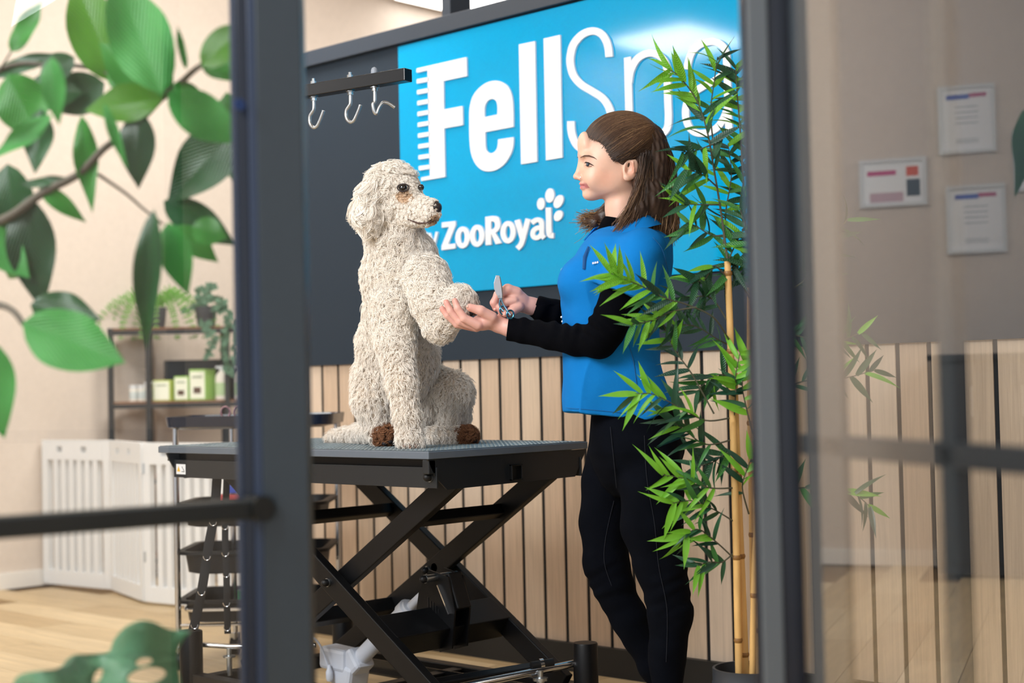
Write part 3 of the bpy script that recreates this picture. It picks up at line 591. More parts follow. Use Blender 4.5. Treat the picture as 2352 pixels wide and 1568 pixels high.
def cert(c4, label, land=False, kind=0):
    P = [mirror_to_left(*c) for c in c4]; ys = [p[1] for p in P]; zs = [p[2] for p in P]
    y0, y1 = (min(ys[0], ys[3])+min(ys[1], ys[2]))/2, (max(ys[0], ys[3])+max(ys[1], ys[2]))/2
    y0, y1 = min(ys[0]+ys[3], ys[1]+ys[2])/2, max(ys[0]+ys[3], ys[1]+ys[2])/2; z0 = (zs[2]+zs[3])/2; z1 = (zs[0]+zs[1])/2
    t = thing('framed_certificate', label, 'picture', (LX, (y0+y1)/2, z0), 'framed certificates on the left wall')
    w = .018
    part('picture_frame', MB().box((LX+.001, y0, z0), (LX+.022, y1, z0+w)).box((LX+.001, y0, z1-w), (LX+.022, y1, z1)).box((LX+.001, y0, z0+w), (LX+.022, y0+w, z1-w)).box((LX+.001, y1-w, z0+w), (LX+.022, y1, z1-w)), mat('silver_frame', '#d9dcdf', .4), t)
    part('certificate_sheet', MB().box((LX+.004, y0+w, z0+w), (LX+.010, y1-w, z1-w)), mat('paper_white', '#eef0f4', .7), t)
    W_, H_ = y1-y0, z1-z0
    def bar(a0, a1, b0, b1, col, nm): part(nm, MB().box((LX+.010, y0+W_*a0, z0+H_*b0), (LX+.0108, y0+W_*a1, z0+H_*b1)), mat(nm, col, .6), t)
    if land:
        bar(.45, .88, .66, .76, '#c23a7a', 'magenta_heading'); bar(.1, .3, .2, .55, '#39424b', 'dark_picture'); bar(.12, .3, .62, .82, '#d9532c', 'orange_picture'); bar(.35, .85, .1, .3, '#c7a9b4', 'pink_print')
    else:
        bar(.45, .85, .80, .87, '#4d66b8', 'blue_heading'); bar(.15, .45, .82, .88, '#b8527a', 'red_heading')
        for z in (.68, .60, .52, .44, .2, .16): bar(.3, .7, z, z+.012, '#8f96a0', 'text_line')
cert([(2149, 203), (2280, 190), (2284, 346), (2152, 359)], 'framed portrait certificate hung above the others beside the landscape one', kind=1)
cert([(2168, 430), (2305, 420), (2308, 577), (2172, 586)], 'framed portrait certificate hung lowest of the set', kind=1)
cert([(1968, 371), (2123, 359), (2126, 470), (1972, 479)], 'framed landscape certificate with a magenta heading', True)
cert([(2322, 303), (2440, 292), (2443, 430), (2326, 445)], 'framed portrait certificate at the right edge of the set')
# ================= glazed front partition =================
# left wide post
def vbox(px0, px1, d, name, mt, parent, dep=.06, z0=0, z1=3.3, bev=.002):
    a = at(px0, 784, d=d); b = at(px1, 784, d=d); a.z = b.z = 0; u = (b-a).normalized(); n = Vector((-u.y, u.x, 0))
    mb = MB(); V = [a, b, b+n*dep, a+n*dep]; V = [v+Vector((0, 0, z0)) for v in V]+[v+Vector((0, 0, z1)) for v in V]
    mb.add(V, [(0, 3, 2, 1), (4, 5, 6, 7), (0, 1, 5, 4), (1, 2, 6, 5), (2, 3, 7, 6), (3, 0, 4, 7)]); return part(name, mb, mt, parent, bev=bev)
wn = struct('window_1', MB().box((-1.55, 1.46, 3.3), (-1.5, 1.5, 3.4)), M['frame'])
vbox(598, 703, 2.25, 'window_post', M['frame'], wn, dep=.05)
vbox(578, 600, 2.262, 'edge_profile', M['gasket2'], wn, dep=.03)
vbox(553, 579, 2.27, 'rubber_gasket', M['gasket'], wn, dep=.03)
vbox(538, 554, 2.285, 'edge_profile', M['gasket2'], wn, dep=.012)
BR = math.radians(51.); gdir = Vector(F0*math.cos(BR)+CR*math.sin(BR)); pl = at(596, 784, d=2.26); pl.z = 0
far = pl-gdir*1.1
gn = Vector((-gdir.y, gdir.x, 0))
def slab(a, b, z0, z1, th): 
    V = [a, b, b+gn*th, a+gn*th]; V = [v+Vector((0, 0, z0)) for v in V]+[v+Vector((0, 0, z1)) for v in V]
    return MB().add(V, [(0, 3, 2, 1), (4, 5, 6, 7), (0, 1, 5, 4), (1, 2, 6, 5), (2, 3, 7, 6), (3, 0, 4, 7)])
part('glass_pane', slab(pl-gdir*.035, far, .05, 3.2, .006), M['glass'], wn)
def onpane(x, y):
    r = Vector(ray(x, y)); t = (pl-Vector(CO)).dot(gn)/r.dot(gn); return Vector(CO)+r*t
b0 = onpane(-40, 1210); b1 = onpane(583, 1166); zz = (b0.z+b1.z)/2
part('glazing_bar', MB().beam(far+Vector((0, 0, b0.z))-gn*.012, Vector((b1.x, b1.y, b1.z))-gn*.012, .024, .03), mat('glazing_bar_dark', '#1d2326', .35), wn, bev=.004)
part('bar_end_cap', MB().cyl(b1-gn*.03, b1+gn*.012, .0185, 20), mat('end_cap_dark', '#14181a', .5), wn, smooth=True)
sp_ = onpane(549, 240); part('round_sticker', MB().cyl(sp_-gn*.003, sp_-gn*.0005, .0088, 24), mat('sticker_blue', '#123a7a', .5), wn, smooth=True)
# right door leaf
dr = struct('door_1', MB().box((GP.x-.05, GP.y-.05, 3.2), (GP.x+.02, GP.y+.02, 3.28)), M['frame'])
vbox(1737, 1783, 2.13, 'door_post', mat('door_post_grey', '#5f666c', .3), dr, dep=.05)
vbox(1724, 1739, 2.15, 'rubber_gasket', M['gasket'], dr, dep=.03)
vbox(1783, 1832, 2.135, 'door_seal', M['gasket'], dr, dep=.03)
gp0 = GP.copy(); gp0.z = 0; gb = -GD
def dslab(s0, s1, z0, z1, th, off=0):
    n = GN; a = gp0+gb*s0+n*off; b = gp0+gb*s1+n*off
    V = [a, b, b+n*th, a+n*th]; V = [v+Vector((0, 0, z0)) for v in V]+[v+Vector((0, 0, z1)) for v in V]
    return MB().add(V, [(0, 3, 2, 1), (4, 5, 6, 7), (0, 1, 5, 4), (1, 2, 6, 5), (2, 3, 7, 6), (3, 0, 4, 7)])
def sof(px, py=784):
    r = Vector(ray(px, py)); t = (GP-Vector(CO)).dot(GN)/r.dot(GN); h = Vector(CO)+r*t; return (h-GP).dot(gb), h.z
part('glass_pane', dslab(.02, 1.3, .03, 3.1, .006, .006), M['glassr'], dr)
s0, s1 = sof(1826)[0], sof(1905)[0]
part('door_stile', dslab(s0, s1, .02, 3.15, .01, .014), mat('stile_taupe', '#5e5a58', .3), dr)
s0, s1 = sof(2124)[0], sof(2158)[0]
part('door_mullion', dslab(s0, s1, .02, 3.15, .02, .014), mat('mullion_slate', '#2e363d', .4), dr, bev=.003)
zb_ = sof(2000, 1030)[1]
part('door_rail', dslab(.03, 1.3, zb_-.017, zb_+.012, .02, .014), mat('rail_slate', '#2b3036', .4), dr, bev=.003)
# ================= implicit surfaces (smooth unions) meshed with surface nets =================
class Field:
    def __init__(s, lo, hi, vox):
        s.lo = np.array(lo, float); s.vx = float(vox); s.n = np.ceil((np.array(hi)-s.lo)/vox).astype(int)+1
        s.D = np.full(s.n, 1e3, np.float32)
        s.ax = [s.lo[i]+np.arange(s.n[i])*vox for i in range(3)]
    def _win(s, lo, hi):
        a = np.clip(np.floor((np.array(lo)-s.lo)/s.vx).astype(int), 0, s.n); b = np.clip(np.ceil((np.array(hi)-s.lo)/s.vx).astype(int)+1, 0, s.n)
        if np.any(b <= a): return None, None
        sl = tuple(slice(a[i], b[i]) for i in range(3))
        return sl, np.meshgrid(*[s.ax[i][sl[i]] for i in range(3)], indexing='ij', sparse=True)
    def _mix(s, sl, d, k, op):
        D = s.D[sl]; d = d.astype(np.float32)
        if op == 'u':
            if k > 0: h = np.clip(.5+.5*(D-d)/k, 0, 1); s.D[sl] = D+(d-D)*h-k*h*(1-h)
            else: s.D[sl] = np.minimum(D, d)
        else:
            h = np.clip(.5-.5*(D+d)/k, 0, 1); s.D[sl] = D+(-d-D)*h+k*h*(1-h)
    def cap(s, a, b, ra, rb, k=8, op='u'):
        a = np.array(a, float); b = np.array(b, float); m = max(ra, rb)+2*k+3*s.vx
        sl, g = s._win(np.minimum(a, b)-m, np.maximum(a, b)+m)
        if sl is None: return s
        ba = b-a; L = max(ba@ba, 1e-9); t = np.clip(((g[0]-a[0])*ba[0]+(g[1]-a[1])*ba[1]+(g[2]-a[2])*ba[2])/L, 0, 1)
        d = np.sqrt((g[0]-a[0]-t*ba[0])**2+(g[1]-a[1]-t*ba[1])**2+(g[2]-a[2]-t*ba[2])**2)-(ra+(rb-ra)*t)
        s._mix(sl, d, k, op); return s
    def chain(s, pts, k=8):
        for p, q in zip(pts[:-1], pts[1:]): s.cap(p[:3], q[:3], p[3], q[3], k)
        return s
    def ell(s, c, r, k=8, op='u', rot=None):
        c = np.array(c, float); r = np.array(r, float); m = max(r)+2*k+3*s.vx if rot is not None else r+2*k+3*s.vx
        sl, g = s._win(c-m, c+m)
        if sl is None: return s
        q = [g[i]-c[i] for i in range(3)]
        if rot is not None:
            R_ = rot; q = [q[0]*R_[0][i]+q[1]*R_[1][i]+q[2]*R_[2][i] for i in range(3)]
        k0 = np.sqrt((q[0]/r[0])**2+(q[1]/r[1])**2+(q[2]/r[2])**2); k1 = np.sqrt((q[0]/r[0]**2)**2+(q[1]/r[1]**2)**2+(q[2]/r[2]**2)**2)
        s._mix(sl, k0*(k0-1)/np.maximum(k1, 1e-6), k, op); return s
    def loft(s, rows, k=8, ex=2.0):
        """rows of (y, x0, x1, wc, wr): slices of an upright body"""
        rows = np.array(rows, float); y0, y1 = rows[0, 0], rows[-1, 0]; mm = 2*k+3*s.vx
        lo = (rows[:, 1].min()-mm, y0-mm, (rows[:, 3]-rows[:, 4]).min()-mm); hi = (rows[:, 2].max()+mm, y1+mm, (rows[:, 3]+rows[:, 4]).max()+mm)
        sl, g = s._win(lo, hi); yy = np.clip(g[1], y0, y1)
        f = lambda c: np.interp(yy, rows[:, 0], rows[:, c])
        xa, xb, wc, wr = f(1), f(2), f(3), f(4); rx = (xb-xa)/2
        q = (np.abs((g[0]-(xa+xb)/2)/rx)**ex+np.abs((g[2]-wc)/wr)**ex)**(1/ex)
        d = (q-1)*np.minimum(rx, wr)*.92; dy = np.abs(g[1]-yy); d = np.where(dy > 0, np.sqrt(np.maximum(d, 0)**2+dy**2)*1.0+np.minimum(d, 0)*0, d)
        s._mix(sl, d+0*g[0], k, 'u'); return s
    def cut(s, nrm, off):
        """keep the side where nrm.p < off"""
        g = np.meshgrid(*s.ax, indexing='ij', sparse=True); d = g[0]*nrm[0]+g[1]*nrm[1]+g[2]*nrm[2]-off; s.D = np.maximum(s.D, d.astype(np.float32)); return s
    def grad(s, V):
        g = np.zeros_like(V); e = 1.0
        def smp(P):
            q = np.clip((P-s.lo)/s.vx, 0, s.n-1.001); i = q.astype(int); f = q-i; r = 0
            for a in (0, 1):
                for b in (0, 1):
                    for c in (0, 1): r = r+s.D[i[:, 0]+a, i[:, 1]+b, i[:, 2]+c]*np.abs(1-a-f[:, 0])*np.abs(1-b-f[:, 1])*np.abs(1-c-f[:, 2])
            return r
        for j in range(3):
            d = np.zeros(3); d[j] = s.vx; g[:, j] = smp(V+d)-smp(V-d)
        g /= np.maximum(np.linalg.norm(g, axis=1), 1e-9)[:, None]
        w = g[:, :1]*ex+g[:, 1:2]*(-ey)+g[:, 2:3]*CF; return w/np.linalg.norm(w, axis=1)[:, None]
    def mesh(s, it=1):
        D = s.D; I = D < 0; n = np.array(D.shape)
        c = sum(I[a:n[0]-1+a, b:n[1]-1+b, e:n[2]-1+e].astype(np.int8) for a in (0, 1) for b in (0, 1) for e in (0, 1))
        act = (c > 0) & (c < 8); idx = -np.ones(act.shape, np.int64); cells = np.argwhere(act); idx[act] = np.arange(len(cells))
        acc = np.zeros((len(cells), 3)); cnt = np.zeros(len(cells))
        corners = [(a, b, e) for a in (0, 1) for b in (0, 1) for e in (0, 1)]
        for ca in corners:
            for ax_ in range(3):
                if ca[ax_]: continue
                cb = list(ca); cb[ax_] = 1
                pa = cells+ca; pb = cells+cb; da = D[pa[:, 0], pa[:, 1], pa[:, 2]]; db = D[pb[:, 0], pb[:, 1], pb[:, 2]]
                mk = (da < 0) != (db < 0); t = np.zeros(len(cells)); t[mk] = da[mk]/(da[mk]-db[mk])
                pt = np.tile(np.array(ca, float), (len(cells), 1)); pt[:, ax_] += t; acc[mk] += pt[mk]; cnt[mk] += 1
        V = s.lo+(cells+acc/cnt[:, None])*s.vx
        Q = []
        for ax_ in range(3):
            o = [i for i in range(3) if i != ax_]; sh_ = list(n); A = [slice(None)]*3; B = [slice(None)]*3; A[ax_] = slice(0, n[ax_]-1); B[ax_] = slice(1, n[ax_])
            e = I[tuple(A)] != I[tuple(B)]; P = np.argwhere(e); P = P[(P[:, o[0]] > 0) & (P[:, o[1]] > 0) & (P[:, o[0]] < n[o[0]]-1) & (P[:, o[1]] < n[o[1]]-1)]
            flip = I[P[:, 0], P[:, 1], P[:, 2]]; q = []
            for d0, d1 in ((0, 0), (1, 0), (1, 1), (0, 1)):
                R_ = P.copy(); R_[:, o[0]] -= d0; R_[:, o[1]] -= d1; q.append(idx[R_[:, 0], R_[:, 1], R_[:, 2]])
            q = np.stack(q, 1); q[flip] = q[flip][:, ::-1]; 
            if ax_ == 1: q = q[:, ::-1]
            Q.append(q)
        Q = np.concatenate(Q)
        for _ in range(it):
            E_ = np.concatenate([Q[:, [0, 1]], Q[:, [1, 2]], Q[:, [2, 3]], Q[:, [3, 0]]]); S_ = np.zeros_like(V); N_ = np.zeros(len(V))
            for j in range(3): S_[:, j] = np.bincount(E_[:, 0], V[E_[:, 1], j], len(V))+np.bincount(E_[:, 1], V[E_[:, 0], j], len(V))
            N_ = np.bincount(E_[:, 0], minlength=len(V))+np.bincount(E_[:, 1], minlength=len(V)); V = V*.4+.6*S_/np.maximum(N_, 1)[:, None]
        return V, Q
def rawmesh(name, V, Q, mt, cols=None, smooth=True):
    me = bpy.data.meshes.new(name); me.vertices.add(len(V)); me.vertices.foreach_set('co', np.asarray(V, np.float32).ravel())
    Q = np.asarray(Q); k = Q.shape[1]; me.loops.add(Q.size); me.loops.foreach_set('vertex_index', Q.ravel().astype(np.int32)); me.polygons.add(len(Q))
    me.polygons.foreach_set('loop_start', np.arange(0, Q.size, k, dtype=np.int32)); me.update(calc_edges=True); me.validate()
    bm = bmesh.new(); bm.from_mesh(me); bmesh.ops.recalc_face_normals(bm, faces=bm.faces); bm.to_mesh(me); bm.free()
    me.polygons.foreach_set('use_smooth', [smooth]*len(me.polygons))
    if cols is not None:
        a = me.color_attributes.new('Col', 'FLOAT_COLOR', 'POINT'); c4 = np.ones((len(V), 4), np.float32); c4[:, :3] = cols; a.data.foreach_set('color', c4.ravel())
    me.materials.append(mt); me.update(); return me
def vnormals(V, Q):
    n = np.zeros_like(V); f = np.cross(V[Q[:, 2]]-V[Q[:, 0]], V[Q[:, 3]]-V[Q[:, 1]])
    for i in range(4):
        for j in range(3): n[:, j] += np.bincount(Q[:, i], f[:, j], len(V))
    return n/np.maximum(np.linalg.norm(n, axis=1), 1e-9)[:, None]
def put(name, me, parent, label=None): return link(name, me, parent, label)
def strands(name, P, rad, mt, parent, tip=.25):
    """P: (n, k, 3) strand points in room coordinates -> hair curves"""
    n, k, _ = P.shape; hc = bpy.data.hair_curves.new(name); hc.add_curves([k]*n)
    off = np.array(WORLD[parent.name]) if parent.name in WORLD else 0
    hc.attributes['position'].data.foreach_set('vector', (P-0).astype(np.float32).ravel())
    r = hc.attributes.get('radius') or hc.attributes.new('radius', 'FLOAT', 'POINT')
    t = np.linspace(0, 1, k); rr = np.tile((1-t**2*(1-tip)), (n, 1))*(np.asarray(rad).reshape(-1, 1) if hasattr(rad, '__len__') else rad)
    r.data.foreach_set('value', rr.astype(np.float32).ravel()); hc.materials.append(mt)
    return link(name, hc, parent)
def hairmat(name, root, tip, rough=.5, var=.25, scale=60, spec=.3):
    mt = bpy.data.materials.new(name); mt.use_nodes = True; nt = mt.node_tree; b = nt.nodes['Principled BSDF']
    hi = nt.nodes.new('ShaderNodeHairInfo'); mx = nt.nodes.new('ShaderNodeMix'); mx.data_type = 'RGBA'; mx.inputs[6].default_value = lin(root); mx.inputs[7].default_value = lin(tip)
    nt.links.new(hi.outputs['Intercept'], mx.inputs[0])
    m2 = nt.nodes.new('ShaderNodeMix'); m2.data_type = 'RGBA'; m2.blend_type = 'MULTIPLY'; m2.inputs[0].default_value = 1
    r = nt.nodes.new('ShaderNodeMapRange'); r.inputs[3].default_value = 1-var; r.inputs[4].default_value = 1+var; nt.links.new(hi.outputs['Random'], r.inputs[0])
    nt.links.new(mx.outputs[2], m2.inputs[6]); nt.links.new(r.outputs[0], m2.inputs[7]); nt.links.new(m2.outputs[2], b.inputs['Base Color'])
    b.inputs['Roughness'].default_value = rough; b.inputs['Specular IOR Level'].default_value = spec
    return mt
# ================= the dog =================
DR = 4.36
def dw(P): return warp(P, DR)
PXD = FPX/DR
def dpt(x, y, w=0): return Vector(dw(np.array([[x, y, w]]))[0])
# front paw and hind paws stand on the table top: depth offsets follow the table plane
def onT(px, py, z=TZ): p = at(px, py, Z=z); return (Vector(p)-Vector(CO)).dot(Vector(CF))
wfp = (onT(942, 1029)-DR)*PXD; whl = (onT(885, 1024)-DR)*PXD; whr = (onT(1070, 1018)-DR)*PXD; wtl = (onT(765, 1016)-DR)*PXD
print('dog depths', wfp, whl, whr, wtl)
F = Field((725, 360, -260), (1125, 1045, 560), 4.0)
# head
F.ell((902, 437, -62), (64, 62, 60), 4).ell((925, 462, -72), (48, 44, 46), 14).ell((898, 470, -60), (55, 50, 52), 14)
F.cap((935, 474, -80), (986, 485, -104), 38, 29, 14).ell((984, 482, -104), (28, 27, 25), 8).ell((973, 507, -98), (32, 17, 22), 6).ell((940, 500, -84), (40, 28, 34), 8)
# neck, chest, trunk
F.chain([(900, 478, -50, 58), (905, 545, -35, 62), (917, 610, -15, 78)], 16)
F.ell((918, 640, 0), (88, 92, 78), 18).ell((935, 590, -20), (66, 60, 62), 16).ell((925, 720, 40), (90, 110, 82), 20).ell((925, 820, 100), (84, 105, 84), 22)
F.ell((880, 800, 90), (62, 90, 62), 16)
# haunches
F.ell((865, 890, whl+55), (58, 72, 60), 16).chain([(862, 860, whl+60, 52), (856, 925, whl+30, 46), (868, 975, whl+24, 34)], 12)
F.ell((955, 920, 165), (62, 84, 66), 14)
F.chain([(985, 880, 150, 50), (1040, 905, 128, 46), (1040, 950, 150, 40), (1005, 985, 170, 34)], 12).ell((1042, 900, 128), (44, 50, 46), 10)
# hind feet
F.chain([(868, 985, whl+30, 30), (878, 1000, whl+6, 25)], 8).ell((888, 1000, whl-2), (25, 24, 24), 5)
F.chain([(1000, 1000, whr-10, 22), (1040, 1000, whr-4, 21)], 8).ell((1070, 1000, whr-4), (27, 21, 24), 5)
# standing foreleg
F.chain([(905, 700, -52, 50), (908, 790, -66, 42), (922, 880, wfp+8, 33), (936, 960, wfp+2, 29), (941, 1000, wfp, 27)], 14).ell((942, 1012, wfp-4), (31, 19, 27), 6)
# raised foreleg
F.chain([(975, 640, -70, 56), (998, 700, -110, 46), (1010, 748, -120, 36)], 12).chain([(1010, 748, -120, 34), (1035, 715, -135, 36), (1055, 688, -140, 33)], 8).ell((1068, 692, -138), (25, 23, 24), 8).ell((1080, 704, -138), (16, 15, 18), 6)
# tail
F.chain([(850, 985, whl+110, 22), (815, 996, (whl+wtl)/2+90, 19), (775, 1002, wtl, 14), (752, 1008, wtl+10, 9)], 8)
# ears as thick flaps
rot = lambda a: np.array([[math.cos(a), -math.sin(a), 0], [math.sin(a), math.cos(a), 0], [0, 0, 1]])
# eye sockets, mouth line
F.ell((926, 431, -132), (13, 9, 10), 5, op='s').ell((977, 429, -98), (7, 8, 14), 4, op='s')
F.cap((940, 506, -120), (970, 512, -124), 1.6, 1.6, 4, op='s').cap((970, 512, -124), (1000, 507, -112), 1.6, 1.8, 4, op='s')
gy = F.ax[1][None, :, None]; F.D += np.where(gy > 985, 2.5, np.where(gy > 515, 6.0, 4.0)).astype(np.float32)
DV, DQ = F.mesh(1); DN = F.grad(DV)
E_ = Field((790, 370, -150), (900, 560, 60), 3.0)
E_.chain([(868, 408, -92, 17), (850, 450, -98, 24), (843, 490, -98, 28), (846, 508, -96, 22)], 8).ell((845, 485, -96), (31, 46, 17), 6)
E_.D += 5
EV, EQ = E_.mesh(1); EN = E_.grad(EV)
cream = np.array(lin('#e8dccd')[:3]); white = np.array(lin('#efe3d6')[:3]); tan = np.array(lin('#c79a72')[:3]); brown = np.array(lin('#6e3f28')[:3]); pink = np.array(lin('#cfa9ab')[:3]); dark = np.array(lin('#3a3234')[:3])
def dogcol(V):
    c = np.tile(cream, (len(V), 1)); x, y, w = V.T
    def bl(center, rad, col, amt=1, p=1.0):
        nonlocal c
        d = np.sqrt(sum(((V[:, i]-center[i])/rad[i])**2 for i in range(3))); t = (np.clip(1.25-d, 0, 1)**p*amt)[:, None]; c = c*(1-t)+np.array(col)*t
    bl((925, 448, -118), (26, 20, 30), tan, .45); bl((960, 500, -110), (34, 12, 40), tan, .5); bl((995, 505, -104), (16, 11, 26), dark, .8); bl((985, 470, -104), (22, 14, 40), tan, .35)
    bl((927, 431, -126), (17, 12, 22), dark, .9); bl((977, 429, -96), (9, 11, 18), dark, .9)
    bl((888, 1002, whl-8), (34, 32, 60), brown, .95); bl((1075, 1000, whr), (36, 34, 60), brown, 1); bl((1085, 712, -138), (14, 12, 40), brown, .8)
    bl((960, 925, 95), (40, 70, 50), pink, .85); bl((935, 560, -90), (40, 60, 60), tan, .18)
    return c
DC = dogcol(DV); EC = np.tile(cream*.96, (len(EV), 1))
dog = thing('curly_dog', 'cream curly-haired dog sitting on the table and giving its paw', 'dog', tuple(at(920, 1020, Z=TZ)))
put('body', rawmesh('dog_body', dw(DV), DQ, M['dogskin'], DC), dog)
put('ear', rawmesh('dog_ear', dw(EV), EQ, M['dogskin'], EC), dog)
ec = dpt(925.5, 431.5, -116)
part('eye', MB().ball(ec, .0122, 24, 16), M['eye'], dog, smooth=True); part('eye', MB().ball(dpt(967, 430, -99), .009, 24, 16), M['eye'], dog, smooth=True)
F = Field((975, 455, -140), (1025, 505, -70), 1.0)
F.ell((999, 478, -110), (16, 13, 16.5), 2).ell((1003, 473, -110), (11, 9, 14), 4).ell((997, 490, -108), (10, 8, 8), 4)
F.ell((1003, 480, -126), (4, 3.5, 6), 2, op='s').ell((1014, 479, -104), (3, 3, 4), 2, op='s').cap((1011, 484, -112), (1005, 498, -111), .8, .8, 2, op='s')
NV, NQ = F.mesh(2); put('nose', rawmesh('dog_nose', dw(NV), NQ, M['nose']), dog)
for x, y, w in ((928, 1024, wfp-26), (941, 1027, wfp-30), (954, 1025, wfp-26)): part('claw', MB().tube([dpt(x, y-4, w+4), dpt(x+1, y, w-2), dpt(x+2, y+3, w-3)], [.004, .0035, .001], 8), M['claw'], dog, smooth=True)
for x, y, w, r in ((884, 1018, whl-22, .009), (896, 1013, whl-24, .009), (905, 1018, whl-20, .008), (1090, 1012, whr-16, .008)): part('paw_pad', MB().ball(dpt(x, y, w), r, 12, 8, (1, 1, .8)), M['pad'], dog, smooth=True)
for x, y in ((1063, 711), (1072, 716), (1082, 719)): part('paw_pad', MB().ball(dpt(x, y, -148), .008, 12, 8), M['pad'], dog, smooth=True)
# coat: short curls
def curls(name, V, Q, n, length, rad, mt, mask=None, parent=dog, curl=.5, droop=.3, seg=7, clump=.008):
    Wd = dw(V); N = DN if V is DV else EN
    # make normals point outward
    ctr_ = Wd.mean(0); fa = np.linalg.norm(np.cross(Wd[Q[:, 1]]-Wd[Q[:, 0]], Wd[Q[:, 2]]-Wd[Q[:, 0]]), axis=1)
    ok = np.ones(len(Q), bool) if mask is None else mask(V[Q].mean(1)); fa = fa*ok; pk = rng.choice(len(Q), n, p=fa/fa.sum())
    u = rng.random((n, 1)); v = rng.random((n, 1)); q = Q[pk]
    P = (Wd[q[:, 0]]*(1-u)+Wd[q[:, 1]]*u)*(1-v)+(Wd[q[:, 3]]*(1-u)+Wd[q[:, 2]]*u)*v; nn = N[q[:, 0]]
    g = np.array([0, 0, -1.]); tdir = g-nn*(nn@g)[:, None]; tdir /= np.maximum(np.linalg.norm(tdir, axis=1), .2)[:, None]
    bt = np.cross(nn, tdir); L_ = length*(.65+.7*rng.random((n, 1)))
    ph = 2*math.pi*rng.random((n, 1)); side = rng.choice([-1, 1], (n, 1)); T_ = np.linspace(0, 1, seg)
    jit = P+rng.normal(0, .0012, P.shape); cell = np.floor(jit/clump).astype(np.int64); hs = (cell[:, 0]*73856093) ^ (cell[:, 1]*19349663) ^ (cell[:, 2]*83492791)
    def hr(m_): return ((hs*m_ % 9973)/9973.)[:, None]
    ph = 2*math.pi*hr(7)+rng.normal(0, .25, (n, 1)); side = np.where(hr(13) > .5, 1, -1); cc_ = (cell+.5)*clump; pull = (cc_-P); pull -= nn*(pull*nn).sum(1)[:, None]; L_ = L_*(.75+.5*hr(29))
    out = np.zeros((n, seg, 3)); sw = rng.normal(0, .5, (n, 1))
    for i, t in enumerate(T_):
        a = ph+side*t*5.2
        out[:, i] = P+nn*(L_*(t*(1-.35*t)))+tdir*(L_*droop*t*t)+(tdir*np.cos(a)+bt*np.sin(a)-(tdir*np.cos(ph)+bt*np.sin(ph)))*(L_*curl*.35)+bt*sw*L_*t*.15+pull*(.5*t)
    return strands(name, out, rad*(.7+.6*rng.random(n)), mt, parent)
sgn = 1
hm = hairmat('cream_fur', '#e9dccd', '#fffaf2', .85, .08); hb = hairmat('brown_fur', '#3a2013', '#9a6a4a', .7, .3); ht = hairmat('tan_fur', '#c9a07a', '#f0d8bd', .7, .15)
def isbrown(c): return (np.linalg.norm((c-np.array([888, 1002, whl-8]))/np.array([27, 24, 50]), axis=1) < 1) | (np.linalg.norm((c-np.array([1077, 1000, whr]))/np.array([27, 28, 50]), axis=1) < 1) | (np.linalg.norm((c-np.array([1087, 714, -138]))/np.array([11, 10, 40]), axis=1) < 1)
def face(c): return (c[:, 0] > 893) & (c[:, 1] < 522) & (c[:, 1] > 400) & (c[:, 2] < -40)
def eyes(c): return (np.linalg.norm((c-np.array([927, 431, -126]))/np.array([15, 10, 26]), axis=1) < 1) | (np.linalg.norm((c-np.array([977, 429, -100]))/np.array([12, 11, 24]), axis=1) < 1) | (np.linalg.norm((c-np.array([1001, 478, -108]))/np.array([18, 15, 22]), axis=1) < 1)
def tanm(c): return ~eyes(c) & ((np.linalg.norm((c-np.array([927, 452, -112]))/np.array([21, 17, 40]), axis=1) < .8+.4*rng.random(len(c))) | ((c[:, 0] > 985) & (c[:, 1] > 492) & (c[:, 1] < 518)))
def belly(c): return np.linalg.norm((c-np.array([962, 925, 90]))/np.array([34, 60, 60]), axis=1) < 1
def upper(c): return c[:, 1] < 800
body = lambda c: ~isbrown(c) & ~face(c) & ~eyes(c) & ~belly(c) & ~tanm(c)
curls('body_fur', DV, DQ, 70000, .017, .00075, hm, lambda c: body(c) & upper(c), curl=1.0, droop=.45)
curls('leg_fur', DV, DQ, 42000, .016, .0007, hm, lambda c: body(c) & ~upper(c), curl=.55, droop=.8)
curls('face_fur', DV, DQ, 24000, .0075, .0006, hm, lambda c: face(c) & ~eyes(c) & ~tanm(c), curl=.8, droop=.4)
curls('tan_fur', DV, DQ, 3500, .006, .0005, ht, tanm, curl=.5, droop=.4)
curls('paw_fur', DV, DQ, 7000, .015, .0008, hb, isbrown, curl=.8, droop=.3)
curls('belly_fur', DV, DQ, 2500, .016, .0005, hm, belly, curl=.4, droop=1)
ds = hairmat('dark_fur', '#4a3a32', '#9a7f6a', .7, .3)
curls('muzzle_fur', DV, DQ, 900, .007, .0006, ds, lambda c: (c[:, 0] > 978) & (c[:, 1] > 494) & (c[:, 1] < 514) & (np.linalg.norm((c-np.array([996, 503, -112]))/np.array([18, 10, 30]), axis=1) < .25+.55*rng.random(len(c))), curl=.5, droop=.5)
mq = [(936, 503), (948, 508), (962, 513), (978, 512), (992, 508)]
mp_ = []
for x, y in mq:
    m_ = (np.abs(DV[:, 0]-x) < 5) & (np.abs(DV[:, 1]-y) < 5); mp_.append(dpt(x, y, DV[m_, 2].min()-4 if m_.any() else -130))
part('mouth', MB().tube(mp_, [.0008, .0018, .0022, .0016, .001], 8), mat('lip_dark', '#4a302c', .6), dog, smooth=True)
part('eyelid', MB().tube([dpt(926+13.5*math.cos(a), 431+8.5*math.sin(a), -129+5*abs(math.cos(a))) for a in [2*math.pi*i/24 for i in range(25)]], .0017, 8), mat('eyelid_dark', '#2b2022', .6), dog, smooth=True)
curls('ear_fur', EV, EQ, 14000, .02, .0009, hm, None, curl=1.0, droop=1.0, clump=.010)
